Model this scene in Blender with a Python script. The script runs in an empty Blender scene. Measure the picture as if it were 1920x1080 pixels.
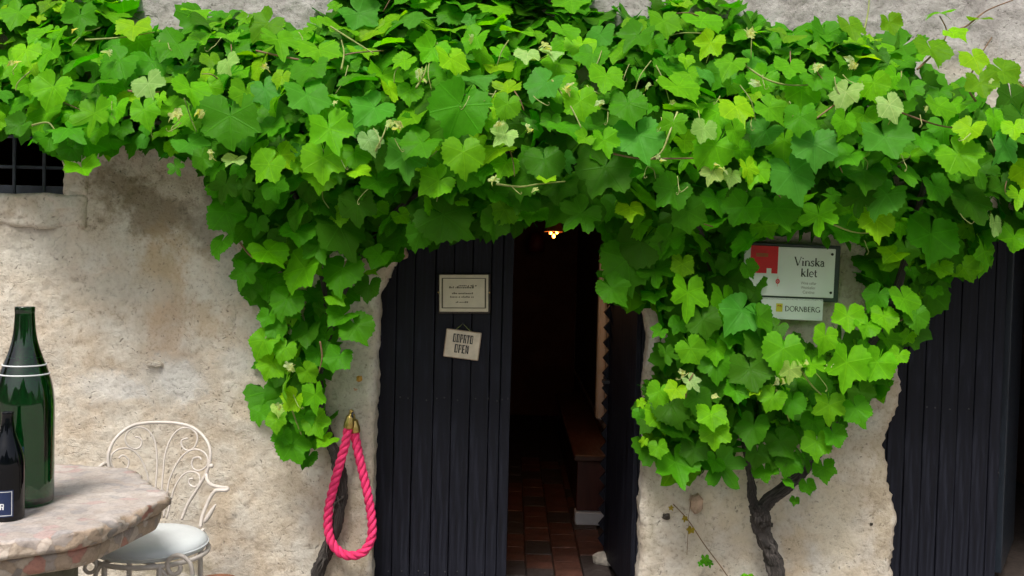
import bpy, math, random
import numpy as np
from mathutils import Vector, Matrix

random.seed(7)
rng = np.random.default_rng(11)
R = math.radians
PI = math.pi
scene = bpy.context.scene
C = scene.collection

# ------------------------------------------------------------------ camera
CAM = Vector((0.0, -4.1, 1.5))
cd = bpy.data.cameras.new('camera')
cam = bpy.data.objects.new('camera', cd)
C.objects.link(cam)
cd.lens = 35.0
cd.sensor_width = 36.0
cd.clip_end = 500.0
cd.clip_start = 0.05
ROLL, PITCH = R(1.4), R(-2.0)
ROT = Matrix.Rotation(R(90) + PITCH, 3, 'X') @ Matrix.Rotation(ROLL, 3, 'Z')
cam.location = CAM
cam.rotation_euler = ROT.to_euler()
scene.camera = cam
F = 1920 * 35.0 / 36.0

# ------------------------------------------------------------------ world, sun, exposure
SUN_EL, SUN_AZ = R(58), R(-16)          # azimuth measured from the wall's outward normal, + to the right
world = bpy.data.worlds.new('World')
scene.world = world
world.use_nodes = True
wn = world.node_tree.nodes
wl = world.node_tree.links
for n in list(wn):
    wn.remove(n)
sky = wn.new('ShaderNodeTexSky')
sky.sky_type = 'NISHITA'
sky.sun_disc = False
sky.sun_elevation = SUN_EL
sky.sun_rotation = PI - SUN_AZ
sky.dust_density = 4.0
sky.ozone_density = 0.6
hs = wn.new('ShaderNodeHueSaturation')
hs.inputs['Saturation'].default_value = 0.45
bg = wn.new('ShaderNodeBackground')
bg.inputs['Strength'].default_value = 0.06
wo = wn.new('ShaderNodeOutputWorld')
wl.new(sky.outputs[0], hs.inputs['Color'])
wl.new(hs.outputs[0], bg.inputs['Color'])
wl.new(bg.outputs[0], wo.inputs['Surface'])

sd = bpy.data.lights.new('sun', 'SUN')
sd.energy = 1.5
sd.angle = R(18)
sd.color = (1.0, 0.955, 0.88)
sun = bpy.data.objects.new('sun', sd)
C.objects.link(sun)
to_sun = Vector((math.sin(SUN_AZ) * math.cos(SUN_EL), -math.cos(SUN_AZ) * math.cos(SUN_EL), math.sin(SUN_EL)))
sun.rotation_euler = to_sun.to_track_quat('Z', 'Y').to_euler()

vs = scene.view_settings
vs.view_transform = 'Standard'
vs.look = 'None'
vs.exposure = 1.34
vs.gamma = 1.0
try:
    vs.use_curve_mapping = False
except Exception:
    pass

# ------------------------------------------------------------------ placing helpers (a photo pixel on a real plane)
def ray(px, py):
    return ROT @ Vector(((px - 960) / F, -(py - 540) / F, -1.0))

def W(px, py, y=0.0):
    d = ray(px, py)
    return CAM + d * ((y - CAM.y) / d.y)

def Z(px, py, z):
    d = ray(px, py)
    return CAM + d * ((z - CAM.z) / d.z)

def proj(p):
    v = ROT.transposed() @ (Vector(p) - CAM)
    return 960 + F * v.x / -v.z, 540 - F * v.y / -v.z

# ------------------------------------------------------------------ materials
def mat(name):
    m = bpy.data.materials.new(name)
    m.use_nodes = True
    nt = m.node_tree
    b = nt.nodes['Principled BSDF']
    return m, nt, b

def N(nt, t, **kw):
    n = nt.nodes.new(t)
    for k, v in kw.items():
        if k.startswith('i_'):
            n.inputs[k[2:].replace('_', ' ')].default_value = v
        else:
            setattr(n, k, v)
    return n

def L(nt, a, b):
    nt.links.new(a, b)

def ramp(nt, src, stops, interp='LINEAR'):
    r = nt.nodes.new('ShaderNodeValToRGB')
    r.color_ramp.interpolation = interp
    el = r.color_ramp.elements
    while len(el) < len(stops):
        el.new(0.5)
    for e, (p, c) in zip(el, stops):
        e.position = p
        e.color = (*c, 1) if len(c) == 3 else c
    L(nt, src, r.inputs[0])
    return r.outputs[0]

def mixc(nt, fac, a, b, mode='MIX'):
    m = nt.nodes.new('ShaderNodeMix')
    m.data_type = 'RGBA'
    m.blend_type = mode
    for sock, v in ((m.inputs['Factor'], fac), (m.inputs['A'], a), (m.inputs['B'], b)):
        pass
    ins = [m.inputs[0], m.inputs[6], m.inputs[7]]
    for s, v in zip(ins, (fac, a, b)):
        if hasattr(v, 'is_output') or isinstance(v, bpy.types.NodeSocket):
            L(nt, v, s)
        elif isinstance(v, (int, float)):
            s.default_value = v
        else:
            s.default_value = (*v, 1)
    return m.outputs[2]

def mth(nt, op, a, b=None, clamp=False):
    m = nt.nodes.new('ShaderNodeMath')
    m.operation = op
    m.use_clamp = clamp
    for i, v in enumerate((a, b)):
        if v is None:
            continue
        if isinstance(v, bpy.types.NodeSocket):
            L(nt, v, m.inputs[i])
        else:
            m.inputs[i].default_value = v
    return m.outputs[0]

def noise(nt, vec, scale, detail=4, rough=0.55, dist=0.0):
    n = nt.nodes.new('ShaderNodeTexNoise')
    n.inputs['Scale'].default_value = scale
    n.inputs['Detail'].default_value = detail
    n.inputs['Roughness'].default_value = rough
    n.inputs['Distortion'].default_value = dist
    if vec is not None:
        L(nt, vec, n.inputs['Vector'])
    return n.outputs['Fac']

def bump(nt, b, h, strength, dist):
    n = nt.nodes.new('ShaderNodeBump')
    n.inputs['Strength'].default_value = strength
    n.inputs['Distance'].default_value = dist
    L(nt, h, n.inputs['Height'])
    L(nt, n.outputs[0], b.inputs['Normal'])
    return n

def objco(nt):
    return nt.nodes.new('ShaderNodeTexCoord').outputs['Object']

def mapping(nt, vec, loc=(0, 0, 0), rot=(0, 0, 0), scale=(1, 1, 1)):
    m = nt.nodes.new('ShaderNodeMapping')
    m.inputs['Location'].default_value = loc
    m.inputs['Rotation'].default_value = rot
    m.inputs['Scale'].default_value = scale
    L(nt, vec, m.inputs['Vector'])
    return m.outputs[0]

def simple(name, col, rough=0.6, var=0.25, scale=12.0, bmp=0.2, bdist=0.002, metal=0.0, spec=0.5, stretch=(1, 1, 1)):
    m, nt, b = mat(name)
    co = mapping(nt, objco(nt), scale=stretch)
    f = noise(nt, co, scale, 5)
    lo = tuple(c * (1 - var) for c in col)
    hi = tuple(min(1, c * (1 + var)) for c in col)
    L(nt, ramp(nt, f, [(0.3, lo), (0.7, hi)]), b.inputs['Base Color'])
    f2 = noise(nt, co, scale * 6, 3)
    rr = ramp(nt, f2, [(0.3, (rough * 0.85,) * 3), (0.7, (min(1, rough * 1.15),) * 3)])
    L(nt, rr, b.inputs['Roughness'])
    b.inputs['Metallic'].default_value = metal
    b.inputs['Specular IOR Level'].default_value = spec
    if bmp:
        bump(nt, b, f2, bmp, bdist)
    return m

def blotch(nt, co, n, cx, cz, rx, rz, wob=0.85):
    """soft uneven patch on the wall with a shape of its own (0..1)"""
    v = mapping(nt, co, loc=(-cx / rx, 0, -cz / rz), scale=(1 / rx, 0, 1 / rz))
    ln = nt.nodes.new('ShaderNodeVectorMath')
    ln.operation = 'LENGTH'
    L(nt, v, ln.inputs[0])
    d = mth(nt, 'ADD', ln.outputs['Value'], mth(nt, 'MULTIPLY', mth(nt, 'SUBTRACT', n, 0.5), wob * 3.2))
    return ramp(nt, d, [(0.25, (1, 1, 1)), (1.0, (0, 0, 0))], 'EASE')

def make_plaster():
    m, nt, b = mat('old_plaster')
    co = objco(nt)
    big = noise(nt, co, 1.7, 3, 0.6)
    mid = noise(nt, co, 6.5, 6, 0.66)
    fine = noise(nt, co, 52.0, 6, 0.74)
    col = ramp(nt, big, [(0.30, (0.49, 0.40, 0.30)), (0.50, (0.55, 0.465, 0.37)), (0.72, (0.605, 0.535, 0.44))])
    col = mixc(nt, ramp(nt, mid, [(0.42, (0, 0, 0)), (0.66, (0.8, 0.8, 0.8))]), col, (0.63, 0.60, 0.54))
    col = mixc(nt, ramp(nt, mid, [(0.26, (0.6, 0.6, 0.6)), (0.44, (0, 0, 0))]), col, (0.44, 0.355, 0.26))
    # patches: placed where the wall carries them
    def at(px, py):
        p = W(px, py, 0)
        return p.x, p.z
    px_m = 4.1 / F
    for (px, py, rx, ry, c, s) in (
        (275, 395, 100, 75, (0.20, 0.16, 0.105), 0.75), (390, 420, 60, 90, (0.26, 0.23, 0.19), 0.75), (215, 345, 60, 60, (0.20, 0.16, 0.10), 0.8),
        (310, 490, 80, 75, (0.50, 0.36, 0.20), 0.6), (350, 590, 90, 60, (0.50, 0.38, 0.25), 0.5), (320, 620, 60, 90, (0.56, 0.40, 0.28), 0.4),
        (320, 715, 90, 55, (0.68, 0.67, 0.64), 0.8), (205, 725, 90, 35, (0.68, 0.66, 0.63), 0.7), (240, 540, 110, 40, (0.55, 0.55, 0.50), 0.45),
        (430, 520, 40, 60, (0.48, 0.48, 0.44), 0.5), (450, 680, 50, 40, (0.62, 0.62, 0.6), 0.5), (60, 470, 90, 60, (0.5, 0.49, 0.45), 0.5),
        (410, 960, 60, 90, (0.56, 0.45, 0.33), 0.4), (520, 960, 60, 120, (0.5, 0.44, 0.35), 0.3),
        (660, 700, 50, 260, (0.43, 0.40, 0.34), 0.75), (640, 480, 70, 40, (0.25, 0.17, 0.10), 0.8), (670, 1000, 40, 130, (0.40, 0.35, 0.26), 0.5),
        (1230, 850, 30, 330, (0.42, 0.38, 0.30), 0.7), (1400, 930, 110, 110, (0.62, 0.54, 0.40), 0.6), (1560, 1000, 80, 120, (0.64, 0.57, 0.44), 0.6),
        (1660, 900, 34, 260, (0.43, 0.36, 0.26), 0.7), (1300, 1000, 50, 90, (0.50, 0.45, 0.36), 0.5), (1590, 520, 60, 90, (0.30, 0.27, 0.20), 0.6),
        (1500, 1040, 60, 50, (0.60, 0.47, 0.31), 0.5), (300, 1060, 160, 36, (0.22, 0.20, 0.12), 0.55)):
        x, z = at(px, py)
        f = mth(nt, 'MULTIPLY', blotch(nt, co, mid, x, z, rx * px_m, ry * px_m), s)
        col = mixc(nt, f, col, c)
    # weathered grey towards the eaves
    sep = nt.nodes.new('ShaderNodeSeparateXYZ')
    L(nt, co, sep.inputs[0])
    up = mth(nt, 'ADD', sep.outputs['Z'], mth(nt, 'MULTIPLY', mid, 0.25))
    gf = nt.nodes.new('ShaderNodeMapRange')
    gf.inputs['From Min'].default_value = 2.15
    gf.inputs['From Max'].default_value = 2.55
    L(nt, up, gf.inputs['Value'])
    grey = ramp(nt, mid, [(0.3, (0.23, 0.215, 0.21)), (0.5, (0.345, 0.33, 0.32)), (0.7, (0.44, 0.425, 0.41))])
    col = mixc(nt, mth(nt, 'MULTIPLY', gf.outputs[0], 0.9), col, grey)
    # dark pits and little cracks
    v = N(nt, 'ShaderNodeTexVoronoi', feature='F1')
    v.inputs['Scale'].default_value = 46.0
    v.inputs['Randomness'].default_value = 1.0
    dco = nt.nodes.new('ShaderNodeVectorMath')
    dco.operation = 'ADD'
    nn = N(nt, 'ShaderNodeTexNoise')
    nn.inputs['Scale'].default_value = 16.0
    nn.inputs['Detail'].default_value = 2
    L(nt, co, nn.inputs['Vector'])
    scl = nt.nodes.new('ShaderNodeVectorMath')
    scl.operation = 'SCALE'
    scl.inputs['Scale'].default_value = 0.09
    L(nt, nn.outputs['Color'], scl.inputs[0])
    L(nt, co, dco.inputs[0])
    L(nt, scl.outputs[0], dco.inputs[1])
    L(nt, dco.outputs[0], v.inputs['Vector'])
    pit = ramp(nt, v.outputs['Distance'], [(0.09, (1, 1, 1)), (0.24, (0, 0, 0))])
    gate = ramp(nt, noise(nt, co, 9.0, 2, 0.6), [(0.44, (0, 0, 0)), (0.58, (1, 1, 1))])
    pit = mth(nt, 'MULTIPLY', pit, gate)
    v2 = N(nt, 'ShaderNodeTexVoronoi', feature='DISTANCE_TO_EDGE')
    v2.inputs['Scale'].default_value = 7.0
    L(nt, dco.outputs[0], v2.inputs['Vector'])
    crack = ramp(nt, v2.outputs['Distance'], [(0.002, (1, 1, 1)), (0.016, (0, 0, 0))])
    gate2 = ramp(nt, noise(nt, co, 4.0, 1, 0.6), [(0.53, (0, 0, 0)), (0.62, (1, 1, 1))])
    crack = mth(nt, 'MULTIPLY', crack, gate2)
    dark = mth(nt, 'MAXIMUM', pit, mth(nt, 'MULTIPLY', crack, 0.4))
    col = mixc(nt, mth(nt, 'MULTIPLY', dark, 0.62), col, (0.13, 0.115, 0.10))
    col = mixc(nt, 0.75, col, ramp(nt, fine, [(0.32, (0.56, 0.55, 0.54)), (0.45, (1.0, 1.0, 1.0)), (0.72, (1.15, 1.15, 1.15))]), 'MULTIPLY')
    L(nt, col, b.inputs['Base Color'])
    b.inputs['Roughness'].default_value = 0.92
    b.inputs['Specular IOR Level'].default_value = 0.2
    h = mth(nt, 'ADD', mth(nt, 'MULTIPLY', fine, 0.75), mth(nt, 'MULTIPLY', mid, 0.9))
    h = mth(nt, 'SUBTRACT', h, mth(nt, 'MULTIPLY', dark, 0.5))
    bump(nt, b, h, 0.62, 0.013)
    return m

def make_paint():
    m, nt, b = mat('black_door_paint')
    co = objco(nt)
    st = mapping(nt, co, scale=(1, 1, 0.06))
    g = noise(nt, st, 60.0, 6, 0.6, 0.8)
    w = noise(nt, co, 4.0, 6, 0.65)
    col = ramp(nt, g, [(0.30, (0.003, 0.0032, 0.006)), (0.52, (0.0062, 0.0070, 0.0135)), (0.8, (0.021, 0.023, 0.036))])
    col = mixc(nt, ramp(nt, w, [(0.55, (0, 0, 0)), (0.75, (0.5, 0.5, 0.5))]), col, (0.013, 0.013, 0.017))
    L(nt, col, b.inputs['Base Color'])
    L(nt, ramp(nt, g, [(0.3, (0.48,) * 3), (0.7, (0.70,) * 3)]), b.inputs['Roughness'])
    b.inputs['Specular IOR Level'].default_value = 0.22
    bump(nt, b, g, 0.18, 0.002)
    return m

def make_leaf_mat(name, from_attr):
    m, nt, b = mat(name)
    if from_attr:
        a = N(nt, 'ShaderNodeAttribute', attribute_name='tint')
        tint = a.outputs['Color']
    else:
        a = N(nt, 'ShaderNodeObjectInfo')
        tint = a.outputs['Color']
    uv = N(nt, 'ShaderNodeUVMap', uv_map='UVMap')
    sp = N(nt, 'ShaderNodeSeparateXYZ')
    L(nt, uv.outputs[0], sp.inputs[0])
    x = mth(nt, 'SUBTRACT', sp.outputs[0], 0.5)
    y = mth(nt, 'SUBTRACT', sp.outputs[1], 0.5)       # tip towards -y
    r = mth(nt, 'SQRT', mth(nt, 'ADD', mth(nt, 'MULTIPLY', x, x), mth(nt, 'MULTIPLY', y, y)))
    ang = mth(nt, 'ARCTAN2', mth(nt, 'ABSOLUTE', x), mth(nt, 'MULTIPLY', y, -1.0))
    vein = None
    for a0 in (0.0, 0.95, 1.95):
        d = mth(nt, 'MULTIPLY', mth(nt, 'ABSOLUTE', mth(nt, 'SUBTRACT', ang, a0)), r)
        vein = d if vein is None else mth(nt, 'MINIMUM', vein, d)
    vmask = ramp(nt, vein, [(0.0, (1, 1, 1)), (0.013, (0, 0, 0))])
    # side veins: a herringbone between the main ones
    sv = mth(nt, 'SINE', mth(nt, 'MULTIPLY', mth(nt, 'SUBTRACT', r, mth(nt, 'MULTIPLY', vein, 0.75)), 75.0))
    svm = ramp(nt, sv, [(0.90, (0, 0, 0)), (1.0, (1, 1, 1))])
    nz = noise(nt, uv.outputs[0], 9.0, 2, 0.6)
    c = mixc(nt, ramp(nt, nz, [(0.3, (0.8, 0.8, 0.8)), (0.7, (0, 0, 0))]), tint, (0.66, 0.78, 0.6), 'MULTIPLY')
    lightv = mixc(nt, 1.0, tint, (1.9, 1.5, 2.2), 'MULTIPLY')
    c = mixc(nt, mth(nt, 'MULTIPLY', vmask, 0.42), c, lightv)
    c = mixc(nt, mth(nt, 'MULTIPLY', svm, 0.06), c, lightv)
    geo = N(nt, 'ShaderNodeNewGeometry')
    pale = mixc(nt, 0.30, c, (0.16, 0.33, 0.02))
    c2 = mixc(nt, geo.outputs['Backfacing'], c, pale)
    L(nt, c2, b.inputs['Base Color'])
    b.inputs['Roughness'].default_value = 0.46
    b.inputs['Specular IOR Level'].default_value = 0.10
    h = mth(nt, 'ADD', mth(nt, 'MULTIPLY', vmask, -0.8), mth(nt, 'ADD', mth(nt, 'MULTIPLY', svm, -0.35), mth(nt, 'MULTIPLY', nz, 1.1)))
    bn = bump(nt, b, h, 0.4, 0.004)
    tr = N(nt, 'ShaderNodeBsdfTranslucent')
    tc = mixc(nt, 1.0, c, (2.1, 1.75, 0.4), 'MULTIPLY')
    L(nt, tc, tr.inputs['Color'])
    mx = N(nt, 'ShaderNodeMixShader')
    mx.inputs[0].default_value = 0.42
    L(nt, b.outputs[0], mx.inputs[1])
    L(nt, tr.outputs[0], mx.inputs[2])
    L(nt, mx.outputs[0], nt.nodes['Material Output'].inputs['Surface'])
    return m

def make_bark():
    m, nt, b = mat('vine_bark')
    uv = N(nt, 'ShaderNodeUVMap', uv_map='UVMap')
    co = mapping(nt, uv.outputs[0], scale=(3.6, 0.30, 1))
    f = noise(nt, co, 5.0, 8, 0.7, 1.2)
    L(nt, ramp(nt, f, [(0.32, (0.008, 0.0065, 0.006)), (0.52, (0.045, 0.037, 0.033)), (0.74, (0.20, 0.175, 0.16))]), b.inputs['Base Color'])
    b.inputs['Roughness'].default_value = 0.85
    bump(nt, b, f, 0.9, 0.012)
    return m

def make_marble():
    m, nt, b = mat('breccia_marble')
    co = objco(nt)
    nn = N(nt, 'ShaderNodeTexNoise')
    nn.inputs['Scale'].default_value = 9.0
    nn.inputs['Detail'].default_value = 5
    L(nt, co, nn.inputs['Vector'])
    sc_ = N(nt, 'ShaderNodeVectorMath', operation='SCALE')
    sc_.inputs['Scale'].default_value = 0.07
    L(nt, nn.outputs['Color'], sc_.inputs[0])
    ad = N(nt, 'ShaderNodeVectorMath', operation='ADD')
    L(nt, co, ad.inputs[0])
    L(nt, sc_.outputs[0], ad.inputs[1])
    v = N(nt, 'ShaderNodeTexVoronoi', feature='F1')
    v.inputs['Scale'].default_value = 26.0
    L(nt, ad.outputs[0], v.inputs['Vector'])
    sp = N(nt, 'ShaderNodeSeparateColor')
    L(nt, v.outputs['Color'], sp.inputs[0])
    cells = ramp(nt, sp.outputs[0], [(0.0, (0.40, 0.30, 0.22)), (0.25, (0.47, 0.38, 0.30)), (0.45, (0.33, 0.28, 0.25)), (0.60, (0.50, 0.42, 0.36)),
                                     (0.78, (0.42, 0.20, 0.155)), (0.86, (0.25, 0.22, 0.20)), (0.94, (0.54, 0.46, 0.39))], 'CONSTANT')
    ve = N(nt, 'ShaderNodeTexVoronoi', feature='DISTANCE_TO_EDGE')
    ve.inputs['Scale'].default_value = 26.0
    L(nt, ad.outputs[0], ve.inputs['Vector'])
    edge = ramp(nt, ve.outputs['Distance'], [(0.0, (1, 1, 1)), (0.09, (0, 0, 0))])
    cells = mixc(nt, mth(nt, 'MULTIPLY', edge, 0.45), cells, (0.27, 0.20, 0.15))
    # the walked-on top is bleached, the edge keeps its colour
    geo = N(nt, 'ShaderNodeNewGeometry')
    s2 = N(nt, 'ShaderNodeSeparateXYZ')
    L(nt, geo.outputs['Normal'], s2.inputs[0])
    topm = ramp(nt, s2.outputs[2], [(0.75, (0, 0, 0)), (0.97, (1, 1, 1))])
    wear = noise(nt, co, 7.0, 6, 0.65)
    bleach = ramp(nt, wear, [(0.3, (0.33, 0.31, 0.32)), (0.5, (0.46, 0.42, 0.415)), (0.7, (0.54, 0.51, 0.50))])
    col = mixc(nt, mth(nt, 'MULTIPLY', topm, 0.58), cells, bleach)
    fine = noise(nt, co, 90.0, 5, 0.65)
    col = mixc(nt, 0.6, col, ramp(nt, fine, [(0.3, (0.6, 0.6, 0.6)), (0.55, (1.05, 1.05, 1.05))]), 'MULTIPLY')
    L(nt, col, b.inputs['Base Color'])
    L(nt, ramp(nt, wear, [(0.3, (0.5,) * 3), (0.7, (0.75,) * 3)]), b.inputs['Roughness'])
    bump(nt, b, mth(nt, 'ADD', fine, mth(nt, 'MULTIPLY', wear, 1.0)), 0.5, 0.006)
    return m

def make_glass(name, col, trans, ior=1.7):
    m, nt, b = mat(name)
    co = objco(nt)
    f = noise(nt, co, 25.0, 4)
    L(nt, ramp(nt, f, [(0.3, tuple(c * 0.9 for c in col)), (0.7, col)]), b.inputs['Base Color'])
    L(nt, ramp(nt, noise(nt, co, 60, 4), [(0.4, (0.01,) * 3), (0.75, (0.05,) * 3)]), b.inputs['Roughness'])
    b.inputs['Transmission Weight'].default_value = trans
    b.inputs['IOR'].default_value = ior
    return m

def make_emit(name, col, s):
    m, nt, b = mat(name)
    b.inputs['Base Color'].default_value = (*col, 1)
    b.inputs['Emission Color'].default_value = (*col, 1)
    b.inputs['Emission Strength'].default_value = s
    return m

M = {}
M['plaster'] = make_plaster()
M['paint'] = make_paint()
M['leaf'] = make_leaf_mat('vine_leaf', False)
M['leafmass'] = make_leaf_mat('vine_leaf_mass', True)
M['bark'] = make_bark()
M['cane'] = simple('cane_skin', (0.17, 0.095, 0.045), 0.6, 0.4, 40, 0.3)
M['shred'] = simple('bark_shred', (0.05, 0.042, 0.037), 0.85, 0.5, 60, 0.4)
M['greencane'] = simple('green_shoot', (0.20, 0.24, 0.055), 0.55, 0.3, 40, 0.1)
M['tendril'] = simple('tendril', (0.34, 0.38, 0.12), 0.5, 0.3, 50, 0)
M['marble'] = make_marble()
M['bottle_green'] = make_glass('green_bottle_glass', (0.001, 0.045, 0.007), 1.0)
M['bottle_black'] = make_glass('black_bottle_glass', (0.0015, 0.002, 0.004), 0.0, 1.42)
M['iron'] = simple('white_iron_paint', (0.58, 0.525, 0.48), 0.45, 0.08, 30, 0.25, 0.001)
M['cushion'] = simple('pale_vinyl', (0.60, 0.63, 0.65), 0.38, 0.06, 9, 0.25, 0.004)
M['rope'] = simple('pink_rope', (0.86, 0.035, 0.16), 0.85, 0.3, 35, 0.6, 0.003)
M['brass'] = simple('brass', (0.60, 0.42, 0.14), 0.32, 0.2, 40, 0.1, metal=1.0)
M['iron_dark'] = simple('rusty_iron', (0.05, 0.05, 0.06), 0.6, 0.4, 40, 0.4, metal=0.6)
M['bars'] = simple('window_bar_paint', (0.035, 0.045, 0.065), 0.5, 0.3, 30, 0.3)
M['cream'] = simple('cream_plate', (0.62, 0.56, 0.42), 0.45, 0.08, 20, 0.05)
M['oldsign'] = simple('old_cream_board', (0.66, 0.57, 0.45), 0.6, 0.14, 25, 0.1)
M['ink'] = simple('black_ink', (0.022, 0.02, 0.02), 0.6, 0.2, 30, 0)
M['greyink'] = simple('grey_ink', (0.20, 0.19, 0.17), 0.6, 0.2, 30, 0)
M['inkline'] = simple('brown_ink', (0.10, 0.085, 0.05), 0.6, 0.2, 30, 0)
M['white'] = simple('white_acrylic', (0.78, 0.81, 0.80), 0.22, 0.03, 8, 0.0)
M['red'] = simple('red_print', (0.70, 0.010, 0.014), 0.4, 0.1, 20, 0)
M['yellow'] = simple('yellow_print', (0.62, 0.55, 0.04), 0.4, 0.1, 20, 0)
M['ochre'] = simple('ochre_print', (0.42, 0.10, 0.02), 0.4, 0.2, 20, 0)
M['backing'] = simple('dark_backing', (0.035, 0.05, 0.05), 0.4, 0.2, 20, 0.05)
M['frame'] = simple('dark_brown_frame', (0.03, 0.022, 0.016), 0.5, 0.3, 20, 0.1)
M['label'] = simple('navy_label', (0.010, 0.022, 0.075), 0.35, 0.15, 20, 0)
M['silver'] = simple('pale_print', (0.70, 0.72, 0.74), 0.35, 0.1, 20, 0)
M['tile'] = simple('terracotta_tile', (0.12, 0.052, 0.038), 0.5, 0.5, 9, 0.35, 0.004)
M['tile_dark'] = simple('dark_tile', (0.06, 0.047, 0.045), 0.55, 0.4, 9, 0.35, 0.004)
M['grout'] = simple('grout', (0.05, 0.036, 0.03), 0.9, 0.4, 30, 0.4)
M['room'] = simple('dark_room_wall', (0.12, 0.05, 0.024), 0.85, 0.35, 3, 0.2)
M['whitewall'] = simple('whitewashed_wall', (0.82, 0.82, 0.84), 0.85, 0.1, 10, 0.3)
M['wood'] = simple('dark_bench_wood', (0.085, 0.036, 0.022), 0.45, 0.4, 14, 0.3, 0.003, stretch=(1, 0.15, 1))
M['woodred'] = simple('reddish_bench_wood', (0.11, 0.03, 0.02), 0.5, 0.4, 14, 0.3, 0.003, stretch=(1, 1, 0.2))
M['stone'] = simple('pale_stone', (0.50, 0.45, 0.38), 0.9, 0.25, 30, 0.8, 0.006)
M['brick'] = simple('old_brick', (0.40, 0.20, 0.13), 0.9, 0.3, 30, 0.7, 0.005)
M['sandstone'] = simple('weathered_pink_stone', (0.40, 0.28, 0.20), 0.9, 0.25, 30, 0.7, 0.005)
M['gravel'] = simple('courtyard_gravel', (0.27, 0.245, 0.215), 0.95, 0.35, 30, 0.8, 0.01)
M['terracotta'] = simple('flowerpot_clay', (0.20, 0.085, 0.045), 0.8, 0.25, 20, 0.4)
M['pedestal'] = simple('mossy_pedestal_stone', (0.15, 0.145, 0.10), 0.9, 0.35, 14, 0.7, 0.006)
M['bulb'] = make_emit('glowing_bulb', (1.0, 0.36, 0.10), 0.6)
M['amber'] = simple('amber_shade', (0.22, 0.07, 0.015), 0.3, 0.3, 20, 0.1)
M['redshade'] = simple('red_shade', (0.10, 0.004, 0.004), 0.5, 0.2, 20, 0.1)
M['steel'] = simple('nail_steel', (0.055, 0.055, 0.06), 0.5, 0.3, 50, 0.1, metal=0.5)
M['bluegrey'] = simple('blue_grey_paint', (0.012, 0.018, 0.028), 0.4, 0.2, 10, 0.1)
M['lichen'] = simple('orange_lichen', (0.48, 0.25, 0.05), 0.95, 0.3, 60, 0.6)
M['weed'] = M['leaf']

# ------------------------------------------------------------------ mesh helpers
class MB:
    def __init__(self):
        self.v, self.f, self.uv = [], [], []
    def add(self, vs_, fs):
        o = len(self.v)
        self.v.extend([tuple(p) for p in vs_])
        self.f.extend([tuple(i + o for i in f) for f in fs])
        return self
    def box(self, c, s, rot=None, bev=0.0):
        c = Vector(c)
        hx, hy, hz = s[0] / 2, s[1] / 2, s[2] / 2
        if bev <= 0:
            pts = [Vector((x, y, z)) for z in (-hz, hz) for x, y in ((-hx, -hy), (hx, -hy), (hx, hy), (-hx, hy))]
            fs = [(3, 2, 1, 0), (4, 5, 6, 7), (0, 1, 5, 4), (1, 2, 6, 5), (2, 3, 7, 6), (3, 0, 4, 7)]
        else:
            b = min(bev, hx * 0.9, hy * 0.9, hz * 0.9)
            pts, fs = [], []
            for z, ins in ((-hz, b), (-hz + b, 0), (hz - b, 0), (hz, b)):
                ax, ay = hx - ins, hy - ins
                for x, y in ((-ax + b, -ay), (ax - b, -ay), (ax, -ay + b), (ax, ay - b), (ax - b, ay), (-ax + b, ay), (-ax, ay - b), (-ax, -ay + b)):
                    pts.append(Vector((x, y, z)))
            for k in range(3):
                for i in range(8):
                    j = (i + 1) % 8
                    fs.append((k * 8 + i, k * 8 + j, k * 8 + 8 + j, k * 8 + 8 + i))
            fs.append(tuple(range(7, -1, -1)))
            fs.append(tuple(range(24, 32)))
        if rot is not None:
            pts = [rot @ p for p in pts]
        return self.add([p + c for p in pts], fs)
    def tube(self, pts, rad, n=8, cap=True, lump=None):
        pts = [Vector(p) for p in pts]
        rad = rad if hasattr(rad, '__len__') else [rad] * len(pts)
        up = Vector((0.13, 0.97, 0.21))
        vs_, fs = [], []
        prev = None
        for i, p in enumerate(pts):
            a = pts[max(0, i - 1)]
            b = pts[min(len(pts) - 1, i + 1)]
            t = (b - a)
            t = t.normalized() if t.length > 1e-9 else Vector((0, 0, 1))
            s = (up if prev is None else prev)
            s = s - t * s.dot(t)
            if s.length < 1e-6:
                s = Vector((1, 0, 0)) - t * t.x
            s.normalize()
            prev = s
            q = t.cross(s)
            for k in range(n):
                an = 2 * PI * k / n
                r = rad[i] * (lump(i, an) if lump else 1.0)
                vs_.append(p + (s * math.cos(an) + q * math.sin(an)) * r)
        for i in range(len(pts) - 1):
            for k in range(n):
                j = (k + 1) % n
                fs.append((i * n + k, i * n + j, (i + 1) * n + j, (i + 1) * n + k))
        if cap:
            fs.append(tuple(range(n - 1, -1, -1)))
            fs.append(tuple((len(pts) - 1) * n + k for k in range(n)))
        return self.add(vs_, fs)
    def lathe(self, prof, n=40, c=(0, 0, 0)):
        vs_, fs = [], []
        for r, z in prof:
            for k in range(n):
                a = 2 * PI * k / n
                vs_.append((c[0] + r * math.cos(a), c[1] + r * math.sin(a), c[2] + z))
        for i in range(len(prof) - 1):
            for k in range(n):
                j = (k + 1) % n
                fs.append((i * n + k, i * n + j, (i + 1) * n + j, (i + 1) * n + k))
        fs.append(tuple(range(n - 1, -1, -1)))
        fs.append(tuple((len(prof) - 1) * n + k for k in range(n)))
        return self.add(vs_, fs)
    def build(self, name, m, parent=None, smooth=False):
        me = bpy.data.meshes.new(name)
        me.from_pydata(self.v, [], self.f)
        me.update()
        if smooth:
            me.polygons.foreach_set('use_smooth', [True] * len(me.polygons))
        return link(name, me, m, parent)

def link(name, me, m, parent=None):
    o = bpy.data.objects.new(name, me)
    if m is not None and len(me.materials) == 0:
        me.materials.append(m)
    C.objects.link(o)
    if parent is not None:
        o.parent = parent
    return o

def tag(o, label, cat, group=None):
    o['label'] = label
    o['category'] = cat
    if group:
        o['group'] = group
    return o

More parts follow.
